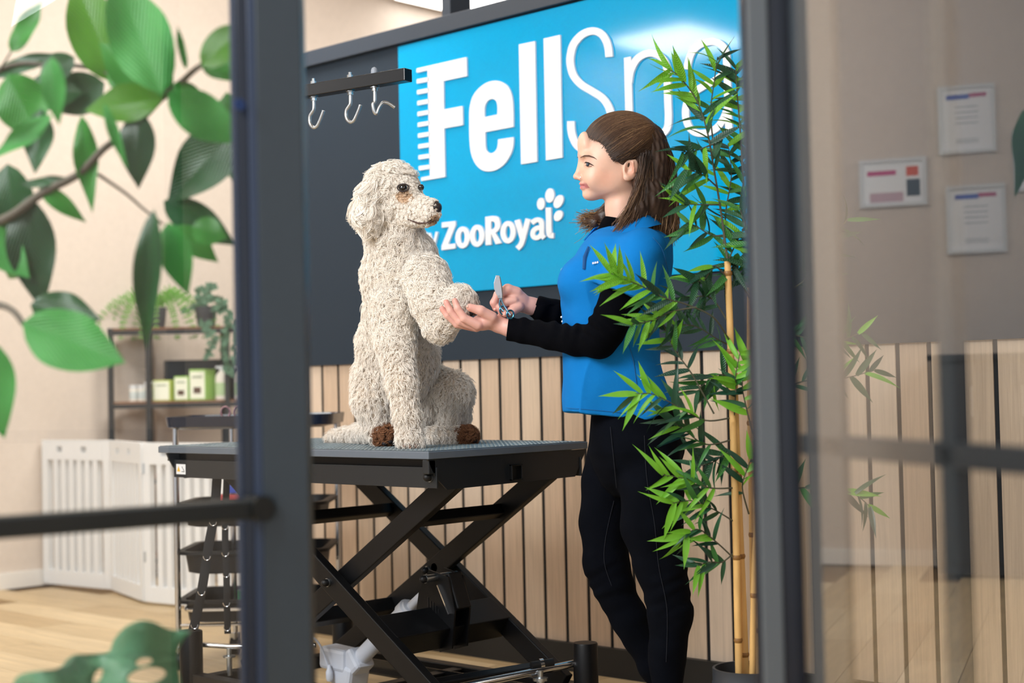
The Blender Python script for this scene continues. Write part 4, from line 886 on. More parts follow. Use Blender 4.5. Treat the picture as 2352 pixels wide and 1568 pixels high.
# ================= the groomer =================
WR = 4.12
def ww(P): return warp(P, WR)
PXW = FPX/WR
def wp(x, y, w=0): return Vector(ww(np.array([[x, y, w]]))[0])
pb = wp(1525, 1700, 0); person = thing('person', 'groomer in a blue polo over black sleeves and black jeans, brown half-up hair', 'person', (pb[0], pb[1], 0))
TH_ = math.radians(7); 
def turn(V, cx=1425):
    V = np.array(V, float).reshape(-1, 3); o = V.copy(); o[:, 0] = cx+(V[:, 0]-cx)*math.cos(TH_)-V[:, 2]*math.sin(TH_); o[:, 2] = (V[:, 0]-cx)*math.sin(TH_)+V[:, 2]*math.cos(TH_); return o
def tp_(x, y, w): return Vector(ww(turn([[x, y, w]]))[0])
# head and neck
F = Field((1296, 250, -90), (1530, 560, 90), 2.0)
F.ell((1428, 350, 0), (84, 84, 64), 4).ell((1386, 372, 0), (57, 70, 52), 12).ell((1385, 418, 0), (50, 38, 43), 12).ell((1357, 446, 0), (20, 15, 20), 12)
F.ell((1366, 408, -26), (26, 24, 20), 12).ell((1366, 408, 26), (26, 24, 20), 12).ell((1342, 330, 0), (16, 28, 34), 14)
F.ell((1412, 418, -30), (30, 26, 24), 22).ell((1412, 418, 30), (30, 26, 24), 22)
F.cap((1337, 362, 0), (1326, 402, 0), 5.5, 7, 7).ell((1324, 405.5, 0), (8.5, 7.5, 8), 5)
for sg in (-1, 1): F.ell((1333, 409, sg*8.5), (8, 6, 5.5), 4).ell((1343, 358, sg*22), (12, 6, 17), 14)
F.ell((1341.5, 422, 0), (12, 5.5, 18), 5).ell((1342.5, 431.5, 0), (11.5, 6, 17), 4)
for sg in (-1, 1):
    F.ell((1330, 374, sg*26), (8, 7, 12), 12, op='s'); F.ell((1349, 376, sg*27), (12, 10, 13), 5); F.ell((1366, 427, sg*22), (3, 2, 5), 5, op='s')
F.cap((1327, 426.3, 0), (1338, 426.6, 14), .6, .6, 2.5, op='s').cap((1327, 426.3, 0), (1338, 426.6, -14), .6, .6, 2.5, op='s').cap((1338, 426.6, -14), (1356, 425.5, -27), .7, .6, 3, op='s').cap((1338, 426.6, 14), (1356, 425.5, 27), .7, .6, 3, op='s')
F.chain([(1432, 430, 0, 44), (1434, 480, 0, 42), (1442, 540, 0, 50)], 12)
for sg in (-1, 1):
    F.ell((1441, 388, sg*62), (18, 27, 7), 3, rot=np.array([[.97, -.22, 0], [.22, .97, 0], [0, 0, 1.]])).ell((1437, 385, sg*70), (10, 16, 9), 3, op='s').ell((1434, 392, sg*66), (5, 7, 8), 3, op='s').ell((1433, 408, sg*62), (9, 8, 6), 3)
    F.cap((1446, 372, sg*68), (1448, 396, sg*68), 2.2, 2.2, 2)
HV, HQ = F.mesh(1)
def sk(V):
    base = np.array(lin('#e3b49d')[:3]); c = np.tile(base, (len(V), 1))
    def bl(ct, rd, col, a=1):
        nonlocal c
        d = np.sqrt((((V-np.array(ct))/np.array(rd))**2).sum(1)); t = (np.clip(1.3-d, 0, 1)*a)[:, None]; c = c*(1-t)+np.array(lin(col)[:3])*t
    return c, bl
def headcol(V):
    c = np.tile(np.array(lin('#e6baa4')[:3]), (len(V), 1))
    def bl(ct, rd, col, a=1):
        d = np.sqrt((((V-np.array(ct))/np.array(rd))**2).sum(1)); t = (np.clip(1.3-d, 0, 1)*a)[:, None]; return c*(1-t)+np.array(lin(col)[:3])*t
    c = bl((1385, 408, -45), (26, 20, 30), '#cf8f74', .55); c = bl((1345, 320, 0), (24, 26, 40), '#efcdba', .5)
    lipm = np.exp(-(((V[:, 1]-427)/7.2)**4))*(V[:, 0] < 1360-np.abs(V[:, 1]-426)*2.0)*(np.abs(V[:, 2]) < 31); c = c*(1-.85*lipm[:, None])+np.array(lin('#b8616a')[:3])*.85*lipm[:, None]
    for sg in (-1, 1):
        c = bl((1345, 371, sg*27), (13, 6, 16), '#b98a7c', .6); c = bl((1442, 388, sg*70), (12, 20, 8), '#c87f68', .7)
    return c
bodyV = [HV]; bodyQ = [HQ]; bodyC = [headcol(HV)]; bodyV[0] = turn(HV)
# hands and wrists
F = Field((1000, 640, -70), (1260, 800, 110), 1.7)
F.chain([(1215, 762, -18, 21), (1172, 754, 4, 19), (1145, 745, 10, 20)], 8).ell((1118, 738, 10), (34, 19, 31), 9).ell((1100, 745, 8), (24, 14, 27), 8)
F.chain([(1130, 728, -14, 13), (1104, 713, -24, 11), (1080, 706, -26, 9.2)], 5)
for ch in ([(1098, 746, -14, 12), (1066, 731, -20, 9.8), (1051, 708, -20, 8.4), (1045, 691, -17, 7)], [(1094, 750, 2, 12), (1056, 738, -2, 9.8), (1035, 714, -2, 8.4), (1025, 694, 0, 7)], [(1094, 751, 19, 11.5), (1050, 744, 17, 9), (1028, 725, 15, 7.8), (1016, 709, 16, 6.8)], [(1098, 748, 34, 10), (1066, 744, 36, 7.8), (1044, 730, 37, 6.8), (1031, 717, 38, 6)]): F.chain(ch, 3)
F.chain([(1262, 712, 62, 21), (1222, 703, 46, 19), (1200, 697, 38, 21)], 8).ell((1180, 686, 30), (30, 24, 23), 9)
F.chain([(1186, 672, 22, 14), (1166, 664, 14, 12), (1144, 676, 4, 9.6), (1134, 695, 2, 8.4), (1138, 708, 4, 7)], 4)
F.chain([(1180, 690, 12, 12), (1160, 694, 4, 9.5), (1148, 706, 0, 8.2), (1150, 716, 2, 7)], 3).chain([(1190, 704, 14, 13), (1176, 714, 2, 10.5), (1160, 720, -5, 8.2)], 4)
F.chain([(1178, 700, 28, 11), (1158, 712, 22, 8.8), (1150, 724, 22, 7.4)], 3).chain([(1182, 706, 40, 10), (1166, 720, 36, 8), (1160, 730, 34, 7)], 3)
GV, GQ = F.mesh(1)
c = np.tile(np.array(lin('#dfaca0')[:3]), (len(GV), 1)); kn = np.zeros(len(GV))
for q in ((1080, 706, -26), (1045, 690, -17), (1025, 693, 0), (1016, 708, 16), (1031, 716, 38), (1138, 708, 4), (1160, 720, -5), (1166, 664, 14), (1076, 756, 5), (1134, 690, 2)): kn = np.maximum(kn, np.clip(1.4-np.linalg.norm(GV-np.array(q), axis=1)/12, 0, 1))
c = c*(1-.45*kn[:, None])+np.array(lin('#cf7f74')[:3])*.45*kn[:, None]
bodyV.append(GV); bodyQ.append(GQ+len(HV)); bodyC.append(c)
BV = np.concatenate(bodyV); BQ = np.concatenate(bodyQ); BC = np.concatenate(bodyC)
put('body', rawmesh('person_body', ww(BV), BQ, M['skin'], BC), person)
def nail(p):
    p = np.array(p, float); part('fingernail', MB().ball(wp(*p), .0042, 10, 6, (1, 1, 1)), M['nail'], person, smooth=True)
nail((1074, 704, -32)); nail((1159, 722, -10)); nail((1137, 710, -1))
# face details
lash = mat('lash_dark', '#1c1412', .6); brow = mat('brow_brown', '#5a4034', .8)
for sg, nm in ((-1, 'near'), (1, 'far')):
    def fp(x, y, w):
        m_ = (np.abs(HV[:, 0]-x) < 3) & (np.abs(HV[:, 1]-y) < 3) & (HV[:, 2] < -8); w = -HV[m_, 2].min()+.6 if m_.any() else w
        return tp_(x, y, sg*w)
    part('eyelash', MB().tube([fp(1337.5, 374.5, 26), fp(1340, 372.5, 32), fp(1346, 374, 37.5), fp(1352, 377.5, 39.5), fp(1357, 380, 40)], [.0008, .0016, .0018, .0014, .0006], 6), lash, person, smooth=True)
    part('iris', MB().ball(fp(1342.5, 377, 29.5)+Vector(ex)*.0030+Vector(CF)*.0032, .0052, 14, 8), mat('iris_blue', '#3f4c5c', .1), person, smooth=True)
    part('lower_lash', MB().tube([fp(1339, 379.5, 28), fp(1345, 382.5, 33), fp(1353, 381.5, 38)], .0006, 6), lash, person, smooth=True)
    part('eyebrow', MB().tube([fp(1329, 361.5, 21), fp(1337, 357.5, 31), fp(1347, 357.5, 39.5), fp(1357, 361, 44.5), fp(1364, 366, 47)], [.0014, .0030, .0028, .0018, .0005], 6, flat=.5), brow, person, smooth=True)
part('nose_ring', MB().tube([tp_(1330.5, 408+4*math.cos(a), -15.5-2*math.sin(a)) for a in [math.pi*i/8 for i in range(9)]], .0006, 6), M['chrome'], person, smooth=True)
part('finger_ring', MB().tube([wp(1052+2*math.cos(a), 741+9.5*math.sin(a), 16+9.5*math.cos(a)) for a in [2*math.pi*i/16 for i in range(17)]], .0009, 6), mat('gold', '#c9a45a', .25, metal=1), person, smooth=True)
# polo shirt
def folds(V, am, seed, dirs):
    r = np.random.default_rng(seed); d = np.zeros(len(V))
    for (a, b, c_, ph, m) in dirs: d += m*np.sin(V[:, 0]*a+V[:, 1]*b+V[:, 2]*c_+ph+1.3*np.sin(V[:, 1]*.021+V[:, 2]*.017+ph))
    return d*am
def displaced(Fd, V, d):
    g = np.zeros_like(V); n_ = Fd.grad(V); loc = np.stack([n_@ex, -(n_@ey), n_@CF], 1); return V+loc*d[:, None]
F = Field((1265, 470, -235), (1590, 985, 215), 3.2)
rows = [(520, 1388, 1496, 0, 62), (530, 1366, 1522, 0, 104), (542, 1352, 1536, 0, 132), (565, 1334, 1545, 0, 150), (600, 1312, 1546, 0, 152), (650, 1288, 1542, 0, 146), (700, 1286, 1530, 0, 138), (760, 1289, 1515, 0, 134), (830, 1291, 1516, 0, 138), (880, 1292, 1534, 0, 152), (930, 1293, 1556, 0, 165), (985, 1293, 1568, 0, 172)]
F.loft(rows, 8, 2.35)
F.ell((1330, 645, -62), (46, 50, 52), 24).ell((1330, 645, 62), (46, 50, 52), 24)
F.chain([(1478, 578, -138, 56), (1444, 655, -160, 60), (1430, 690, -165, 62)], 22).chain([(1478, 578, 132, 54), (1440, 655, 150, 58)], 22)
cutg = np.meshgrid(*F.ax, indexing='ij', sparse=True)
F.cut((-.096, 1, 0), 821); F.D = np.where(cutg[0]+0*F.D > 1484, np.maximum(F.D, ((cutg[1]+.42*cutg[0]-1588)*.9).astype(np.float32)), F.D)
F.cap((1484, 925, -175), (1485, 990, -175), 1, 9, 3, op='s')
# sleeve hem: blue stops across the upper arm
arm = ((cutg[0]-1372)*(-.36)+(cutg[1]-662)*.93); slv = (cutg[2] < -132)
F.D = np.where(slv & (cutg[1] > 600) & (cutg[0] < 1540), np.maximum(F.D, (cutg[1]*.94-cutg[0]*.33-(676*.94-1440*.33)).astype(np.float32)), F.D)
SV, SQ = F.mesh(2)
dd = folds(SV, 1.0, 1, [(.05, .012, .02, 0, 1.3), (.03, -.03, .03, 2, 1.0), (.09, .02, -.04, 1, .6), (.02, .06, .02, 4, .8)])*np.clip((SV[:, 1]-560)/120, .25, 1)
SV = displaced(F, SV, dd)
put('polo_shirt', rawmesh('polo_shirt', ww(SV), SQ, M['polo']), person)
def surf(V, x, y, r=5, side=-1):
    m_ = (np.abs(V[:, 0]-x) < r) & (np.abs(V[:, 1]-y) < r); return V[m_, 2].min() if m_.any() else 0
# collar, placket, undershirt, logo
def band(pts_lo, pts_hi, th, name, mt):
    A = [wp(*p) for p in smoothline(pts_lo, 5)]; B = [wp(*p) for p in smoothline(pts_hi, 5)]; n = len(A); mb = MB(); cc_ = sum(A, Vector())/n
    off = [((a-cc_)*Vector((1, 1, 0))).normalized()*th if False else Vector(((a-cc_).x, (a-cc_).y, 0)).normalized()*th for a in A]
    V = A+B+[a+o for a, o in zip(A, off)]+[b+o for b, o in zip(B, off)]
    Fc = []
    for i in range(n-1): Fc += [(i, i+1, n+i+1, n+i), (2*n+i, 3*n+i, 3*n+i+1, 2*n+i+1), (i, 2*n+i, 2*n+i+1, i+1), (n+i, n+i+1, 3*n+i+1, 3*n+i)]
    Fc += [(0, n, 3*n, 2*n), (n-1, 3*n-1, 4*n-1, 2*n-1)]
    return part(name, mb.add(V, Fc), mt, person, smooth=True)
band([(1346, 568, -40), (1386, 556, -104), (1440, 538, -118), (1496, 520, -92), (1522, 514, 0), (1496, 520, 90), (1440, 534, 112), (1386, 545, 98), (1342, 552, 40)],
     [(1376, 540, -34), (1406, 522, -66), (1444, 496, -74), (1480, 484, -56), (1492, 480, 0), (1480, 484, 54), (1440, 492, 68), (1398, 510, 58), (1366, 524, 28)], .004, 'collar', M['polo'])
F = Field((1370, 490, -70), (1490, 560, 70), 3); F.chain([(1428, 535, 0, 54), (1436, 560, 0, 60)], 6); UV, UQ = F.mesh(1); put('undershirt', rawmesh('undershirt', ww(UV), UQ, M['knit']), person)
for yy, lab in ((606, 1367),):
    w0 = surf(SV, lab, yy)-2
    for k in range(3): part('chest_logo', MB().prism([[(lab-7+k*5, yy-3-k), (lab-4+k*5, yy-5-k), (lab-2+k*5, yy-1-k), (lab-6+k*5, yy+1-k)]], lambda x, y: wp(x, y, w0), Vector(CF)*-.001), M['letter'], person)
mb = MB(); V_ = [(1352, 566), (1343, 590), (1341, 618)]
part('placket', MB().tube([wp(x, y, surf(SV, x, y)-1) for x, y in V_], [.003, .005, .004], 8, flat=.4), mat('placket_navy', '#0d4f8a', .8), person, smooth=True)
for dx, dy in ((0, 0), (2, 10), (0, 20)): 
    q = (1290+dx, 728+dy); part('chest_logo', MB().ball(wp(q[0], q[1], -30), .0035, 8, 6, (1, 1, .9)), M['letter'], person)
part('care_label', MB().box((0, 0, 0), (.004, .004, .014)), M['letter'], person).location = Vector(wp(1471, 872, surf(SV, 1471, 872)-2))-WORLD['person']
# seams
def seam(pts, V, name, mt, r=.0011):
    P = smoothline(pts, 6); part(name, MB().tube([wp(x, y, surf(V, x, y)-.6) for x, y in P], r, 6), mt, person, smooth=True)
dk = mat('seam_blue', '#0c5f9c', .85)
seam([(1444, 790), (1455, 830), (1462, 880), (1468, 925)], SV, 'side_seam', dk); seam([(1500, 545), (1520, 570), (1532, 610), (1536, 640)], SV, 'armhole_seam', dk)
seam([(1300, 936), (1380, 943), (1460, 951)], SV, 'hem_stitch', dk, .0007)
# black sleeves
F = Field((1150, 560, -235), (1500, 840, 190), 2.6)
F.chain([(1462, 610, -132, 50), (1432, 675, -142, 50), (1392, 758, -148, 43), (1376, 782, -142, 41)], 10).chain([(1376, 782, -142, 40), (1325, 782, -112, 35), (1265, 771, -70, 31), (1205, 760, -20, 28), (1170, 756, 6, 27)], 10)
F.chain([(1460, 610, 132, 46), (1400, 740, 140, 42), (1335, 748, 118, 36), (1275, 720, 74, 31), (1238, 708, 52, 29)], 10)
g_ = np.meshgrid(*F.ax, indexing='ij', sparse=True)
F.D = np.where((g_[1] > 722)+0*F.D > 0, np.maximum(F.D, (1165-g_[0]+(g_[1]-755)*-.12).astype(np.float32)), np.maximum(F.D, (1228-g_[0]-(g_[1]-705)*.35).astype(np.float32)))
KV, KQ = F.mesh(1)
t_ = KV[:, 0]; am = np.clip((1385-t_)/60, 0, 1)*np.clip((t_-1165)/60, 0, 1)*(KV[:, 1] > 700); dd = 2.6*am*np.sin(t_*.21+KV[:, 1]*.05+1.5*np.sin(t_*.043))*np.clip((800-KV[:, 1])/60, 0, 1)
el = np.exp(-(((KV[:, 0]-1350)/45)**2+((KV[:, 1]-745)/35)**2)); dd += el*3*np.sin(KV[:, 0]*.16-KV[:, 1]*.2)
KV = displaced(F, KV, dd)
put('long_sleeves', rawmesh('long_sleeves', ww(KV), KQ, M['knit']), person)
# jeans
F = Field((1310, 915, -190), (1640, 1740, 190), 4.2)
F.loft([(915, 1360, 1535, 0, 120), (960, 1356, 1558, 0, 132), (1010, 1354, 1574, 0, 144), (1040, 1352, 1572, 0, 143), (1075, 1362, 1562, 0, 128), (1110, 1382, 1545, 0, 100), (1140, 1410, 1520, 0, 60)], 14, 2.2)
F.chain([(1492, 1030, -76, 66), (1497, 1110, -80, 73), (1498, 1210, -78, 70), (1517, 1300, -76, 58), (1530, 1350, -76, 52), (1540, 1410, -76, 50), (1533, 1500, -74, 43), (1532, 1600, -72, 33), (1532, 1690, -70, 27)], 14)
F.chain([(1420, 1020, 72, 66), (1402, 1110, 74, 66), (1388, 1200, 74, 56), (1392, 1290, 74, 52), (1406, 1340, 76, 47), (1445, 1420, 84, 42), (1500, 1525, 92, 34), (1550, 1620, 98, 26)], 12)
LV, LQ = F.mesh(1)
y_ = LV[:, 1]; kn = np.exp(-((y_-1350)/60)**2); dd = 1.9*kn*np.sin(y_*.17+LV[:, 0]*.06+1.8*np.sin(LV[:, 0]*.031+y_*.02))*(.4+.6*np.sin(LV[:, 2]*.03+y_*.037)**2)+1.0*np.sin(y_*.045+LV[:, 0]*.06)+1.1*np.clip((y_-1400)/150, 0, 1)*np.sin(y_*.10+LV[:, 2]*.03+1.5*np.sin(y_*.03))
LV = displaced(F, LV, dd); put('jeans', rawmesh('jeans', ww(LV), LQ, M['denim']), person)
sm_ = mat('denim_seam', '#121724', .9)
def seamJ(pts): 
    P = smoothline(pts, 6); part('leg_seam', MB().tube([wp(x, y, surf(LV, x, y)-.5) for x, y in P], .0009, 6), sm_, person, smooth=True)
seamJ([(1480, 1000), (1486, 1100), (1503, 1200), (1513, 1300), (1532, 1400), (1530, 1520)]); seamJ([(1402, 980), (1405, 1010), (1410, 1060), (1416, 1120)]); seamJ([(1410, 1150), (1392, 1230), (1388, 1290), (1405, 1345)])
# shoes
for (x, y, w), nm in (((1528, 1720, -70), 0), ((1552, 1655, 98), 1)):
    F = Field((x-110, y-50, w-45), (x+50, y+45, w+45), 4); F.cap((x+6, y+8, w), (x-60, y+20, w), 28, 22, 10).cap((x, y-25, w), (x, y, w), 26, 28, 8); F.cut((0, 1, 0), y+34); V, Q = F.mesh(1)
    put('shoe', rawmesh('shoe', ww(V), Q, mat('shoe_black', '#101114', .5)), person)
# hair mass
F = Field((1300, 235, -130), (1580, 590, 130), 2.4)
F.ell((1431, 341, 0), (93, 84, 71), 4).ell((1480, 335, 0), (45, 50, 50), 14)
F.ell((1500, 385, 0), (40, 95, 58), 14).ell((1490, 460, -14), (44, 66, 66), 14).chain([(1470, 420, -52, 26), (1455, 480, -66, 26), (1440, 530, -76, 17)], 10).chain([(1515, 480, -20, 34), (1528, 540, -20, 16)], 10)
F.ell((1352, 400, 0), (64, 84, 120), 5, op='s').ell((1385, 405, 0), (60, 42, 120), 5, op='s').ell((1420, 455, -60), (34, 50, 60), 6, op='s').ell((1410, 470, 0), (48, 60, 50), 6, op='s')
F.ell((1441, 389, -74), (19, 28, 14), 4, op='s').ell((1441, 389, 74), (19, 28, 14), 4, op='s')
F.chain([(1440, 440, 52, 20), (1405, 488, 60, 20), (1372, 510, 58, 16), (1350, 505, 54, 8)], 8)
QV, QQ = F.mesh(1)
st_ = folds(QV, 1, 3, [(.35, .05, .3, 0, .7), (.2, -.1, .5, 2, .6)])*1.2; QV = displaced(F, QV, st_)
hair = put('hair', rawmesh('hair', ww(turn(QV)), QQ, M['hair']), person); WORLD['hair'] = Vector()
hair_par = person
hmm = hairmat('hair_strand', '#33231b', '#6b4e39', .42, .4, spec=.4); hml = hairmat('hair_highlight', '#5a4230', '#a98660', .42, .3, spec=.4)
C0 = np.array([1431, 341, 0.]); RR = np.array([94.5, 85.5, 72.5]); tie = np.array([1493, 297, 0.])
def todir(p): q = (np.array(p, float)-C0)/RR; return q/np.linalg.norm(q, axis=-1, keepdims=True)
def topstrands(n, rad, mt, name):
    hl = np.array([(1345, 298, 0), (1341, 305, 22), (1350, 315, 40), (1376, 323, 56), (1391, 348, 64), (1402, 368, 66), (1424, 360, 70), (1446, 356, 70), (1470, 352, 66)], float)
    s = rng.random(n)*(len(hl)-1.001); i = s.astype(int); f = (s-i)[:, None]; h = hl[i]*(1-f)+hl[i+1]*f; h[:, 2] *= rng.choice([-1, 1], n, p=[.35, .65])*1.0
    h += rng.normal(0, 2.5, h.shape); a = todir(h); te = tie+rng.normal(0, 1, (n, 3))*np.array([5, 7, 9]); b = todir(te)
    # slerp
    om = np.arccos(np.clip((a*b).sum(1), -1, 1))[:, None]; k = 12; out = np.zeros((n, k, 3)); lift = (1+.012*rng.random((n, 1))); wob = rng.normal(0, .02, (n, 3))
    for j, t in enumerate(np.linspace(0, 1, k)):
        d = (np.sin((1-t)*om)*a+np.sin(t*om)*b)/np.sin(om)+wob*math.sin(math.pi*t); d /= np.linalg.norm(d, axis=1, keepdims=True)
        up = .10*math.sin(math.pi*t)*np.clip(-(d[:, 1:2]), 0, 1)*0
        out[:, j] = C0+d*RR*(lift+.004)
    P = ww(turn(out.reshape(-1, 3))).reshape(n, k, 3); strands(name, P, rad*(.6+.8*rng.random(n)), mt, person, .8)
topstrands(5200, .0006, hmm, 'hair_strands'); topstrands(900, .0006, hml, 'highlight_strands')
def fall(n, rad, mt, name, S0, S1, E0, E1, mid, wave=5, k=16, bul=(14, 0, 0)):
    r = rng.random((n, 1)); a = np.array(S0)*(1-r)+np.array(S1)*r+rng.normal(0, 4, (n, 3)); r2 = np.clip(r+rng.normal(0, .12, (n, 1)), 0, 1)
    b = np.array(E0)*(1-r2)+np.array(E1)*r2+rng.normal(0, 1, (n, 3))*np.array([7, 12, 7]); m_ = np.array(mid[0])*(1-r)+np.array(mid[1])*r+rng.normal(0, 5, (n, 3))
    out = np.zeros((n, k, 3)); ph = 6.28*np.floor(rng.random((n, 1))*9)/9+rng.normal(0, .3, (n, 1))
    for j, t in enumerate(np.linspace(0, 1, k)):
        out[:, j] = a*(1-t)**2+2*m_*t*(1-t)+b*t*t+np.hstack([np.sin(ph+t*9), .3*np.cos(ph+t*7), np.cos(ph+t*8.)])*wave*t
    P = ww(turn(out.reshape(-1, 3))).reshape(n, k, 3); strands(name, P, rad*(.6+.8*rng.random(n)), mt, person, .7)
fall(3800, .00065, hmm, 'hair_strands', (1470, 355, -66), (1522, 345, -10), (1412, 538, -88), (1540, 535, -20), ((1462, 440, -92), (1552, 440, -24)))
fall(700, .0006, hml, 'highlight_strands', (1468, 360, -67), (1522, 345, -10), (1415, 535, -90), (1545, 540, -22), ((1460, 440, -94), (1556, 440, -24)))
fall(1600, .00065, hmm, 'hair_strands', (1500, 302, -20), (1512, 306, 20), (1535, 540, -30), (1545, 520, 40), ((1562, 350, -30), (1566, 380, 30)))
fall(900, .00065, hmm, 'hair_strands', (1462, 395, -64), (1470, 400, -60), (1400, 545, -92), (1440, 545, -90), ((1455, 450, -84), (1462, 470, -86)))
fall(1000, .0006, hml, 'hair_strands', (1430, 440, 58), (1445, 450, 52), (1336, 505, 54), (1400, 528, 60), ((1385, 500, 70), (1400, 520, 66)), 7)
part('hair_tie', MB().tube([tp_(1494+5*math.cos(a), 298+10*math.sin(a)-3*math.cos(a), 13*math.cos(a)) for a in [2*math.pi*i/18 for i in range(19)]], .0055, 8), M['rubber'], person, smooth=True)
# scissors held in the right hand
shears = thing('thinning_shears', 'silver thinning shears held upright in the groomer\'s far hand', 'scissors', tuple(wp(1150, 690, -12)))
def shp(pts, w0, nm, mt, th=.0025): part(nm, MB().prism([pts], lambda x, y: wp(x, y, w0), Vector(CF)*th), mt, shears, bev=.0005)
shp([(1139, 632), (1147, 632.5), (1151, 655), (1153.5, 676), (1153, 688), (1146, 684), (1140, 676), (1135, 664), (1134, 650)], -14, 'blade', M['chrome'])
shp([(1144, 634), (1149, 635), (1154, 660), (1155, 686), (1149, 686)], -11, 'blade', mat('steel_dark', '#7a7670', .25, metal=1))
part('pivot_screw', MB().cyl(wp(1146.5, 681, -16), wp(1146.5, 681, -12), .0042, 14), M['zinc'], shears, smooth=True)
for P, w0 in (([(1150, 684), (1154, 696), (1160, 707), (1166, 716), (1172, 724)], -13), ([(1149, 686), (1147, 698), (1150, 708), (1156, 715)], -10)):
    part('shank', MB().tube([wp(x, y, w0) for x, y in P], .0028, 8), mat('blue_steel', '#6f93a8', .25, metal=1), shears, smooth=True)
for c_, w0 in (((1172, 722), -12), ((1156, 712), -8)): part('finger_loop', MB().tube([wp(c_[0]+8*math.cos(a), c_[1]+10*math.sin(a), w0+3*math.cos(a)) for a in [2*math.pi*i/18 for i in range(19)]], .0022, 8), mat('blue_steel_loop', '#3f86a8', .25, metal=1), shears, smooth=True)
# ================= bamboo =================
def leafmat(name, c1, c2, rough=.42, trans=.25):
    mt = bpy.data.materials.new(name); mt.use_nodes = True; nt = mt.node_tree; b = nt.nodes['Principled BSDF']
    tc = nt.nodes.new('ShaderNodeTexCoord'); mp = nt.nodes.new('ShaderNodeMapping'); mp.inputs['Scale'].default_value = (3, 26, 3); nt.links.new(tc.outputs['Object'], mp.inputs[0])
    n = nt.nodes.new('ShaderNodeTexNoise'); n.inputs['Scale'].default_value = 1.6; nt.links.new(mp.outputs[0], n.inputs['Vector'])
    mx = nt.nodes.new('ShaderNodeMix'); mx.data_type = 'RGBA'; mx.inputs[6].default_value = lin(c1); mx.inputs[7].default_value = lin(c2); nt.links.new(n.outputs[0], mx.inputs[0]); nt.links.new(mx.outputs[2], b.inputs['Base Color'])
    sp = nt.nodes.new('ShaderNodeSeparateXYZ'); nt.links.new(tc.outputs['Object'], sp.inputs[0]); ab = nt.nodes.new('ShaderNodeMath'); ab.operation = 'ABSOLUTE'; nt.links.new(sp.outputs['Y'], ab.inputs[0])
    wv = nt.nodes.new('ShaderNodeTexWave'); wv.inputs['Scale'].default_value = 5; wv.bands_direction = 'X'; cb = nt.nodes.new('ShaderNodeCombineXYZ'); sh2 = nt.nodes.new('ShaderNodeMath'); sh2.operation = 'SUBTRACT'; nt.links.new(sp.outputs['X'], sh2.inputs[0]); nt.links.new(ab.outputs[0], sh2.inputs[1]); nt.links.new(sh2.outputs[0], cb.inputs[0]); nt.links.new(cb.outputs[0], wv.inputs['Vector'])
    bpn = nt.nodes.new('ShaderNodeBump'); bpn.inputs['Strength'].default_value = .35; bpn.inputs['Distance'].default_value = .004; nt.links.new(wv.outputs[1], bpn.inputs['Height']); nt.links.new(bpn.outputs[0], b.inputs['Normal'])
    b.inputs['Roughness'].default_value = rough; b.inputs['Specular IOR Level'].default_value = .4
    tr = nt.nodes.new('ShaderNodeBsdfTranslucent'); nt.links.new(mx.outputs[2], tr.inputs[0]); ms = nt.nodes.new('ShaderNodeMixShader'); ms.inputs[0].default_value = trans
    out = nt.nodes['Material Output']; nt.links.new(b.outputs[0], ms.inputs[1]); nt.links.new(tr.outputs[0], ms.inputs[2]); nt.links.new(ms.outputs[0], out.inputs[0]); return mt
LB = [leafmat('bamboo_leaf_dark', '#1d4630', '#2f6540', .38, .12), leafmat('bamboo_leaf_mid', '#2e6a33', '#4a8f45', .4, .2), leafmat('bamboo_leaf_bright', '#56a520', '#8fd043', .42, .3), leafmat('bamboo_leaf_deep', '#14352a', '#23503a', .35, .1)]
def leafmesh(mt, w, bend, fold, n=8, name='leaf', wave=0, shape='lance', th=.0):
    V = []; Fc = []
    for i in range(n+1):
        t = i/n
        if shape == 'lance': ww_ = w*(math.sin(math.pi*min(1, t*.93+.07)**.72))**.85*(1-t**6) if t < 1 else 0
        else: ww_ = w*(math.sin(math.pi*t**.85))**.75
        z = -bend*t*t+wave*math.sin(t*7)*.5
        V += [(t, -ww_, z+fold*ww_+wave*math.sin(t*11)*ww_), (t, 0, z-.004), (t, ww_, z+fold*ww_-wave*math.sin(t*9)*ww_)]
    for i in range(n): a = i*3; Fc += [(a, a+3, a+4, a+1), (a+1, a+4, a+5, a+2)]
    if shape != 'lance':   # finer cross-section
        pass
    me = bpy.data.meshes.new(name); me.from_pydata(V, [], Fc); me.materials.append(mt); me.polygons.foreach_set('use_smooth', [True]*len(me.polygons)); me.update(); return me
BL = [[leafmesh(m_, w, b, .25) for w, b in ((.09, .14), (.075, .32), (.098, .05), (.07, .5))] for m_ in LB]
BD = 3.80
pt0 = at(1722, 1545, d=BD); PB_ = Vector((pt0[0], pt0[1], 0)); potz = at(1722, 1532, d=BD)[2]
bam = thing('potted_bamboo', 'tall artificial bamboo with yellow canes in an anthracite pot beside the door', 'plant', tuple(PB_))
R0 = .092
pot = part('pot', MB().lathe(PB_, [(R0*.78, 0), (R0*.95, .01), (R0*1.02, potz-.035), (R0*1.0, potz-.032), (R0*1.0, potz), (R0*.93, potz), (R0*.92, potz-.04), (R0*.9, potz-.06)], 40), M['pot'], bam, smooth=True)
part('soil', MB().lathe(PB_, [(R0*.91, potz-.075), (R0*.91, potz-.06), (.001, potz-.052)], 30), M['soil'], bam)
def bp(x, y, d=BD): return at(x, y, d=d)
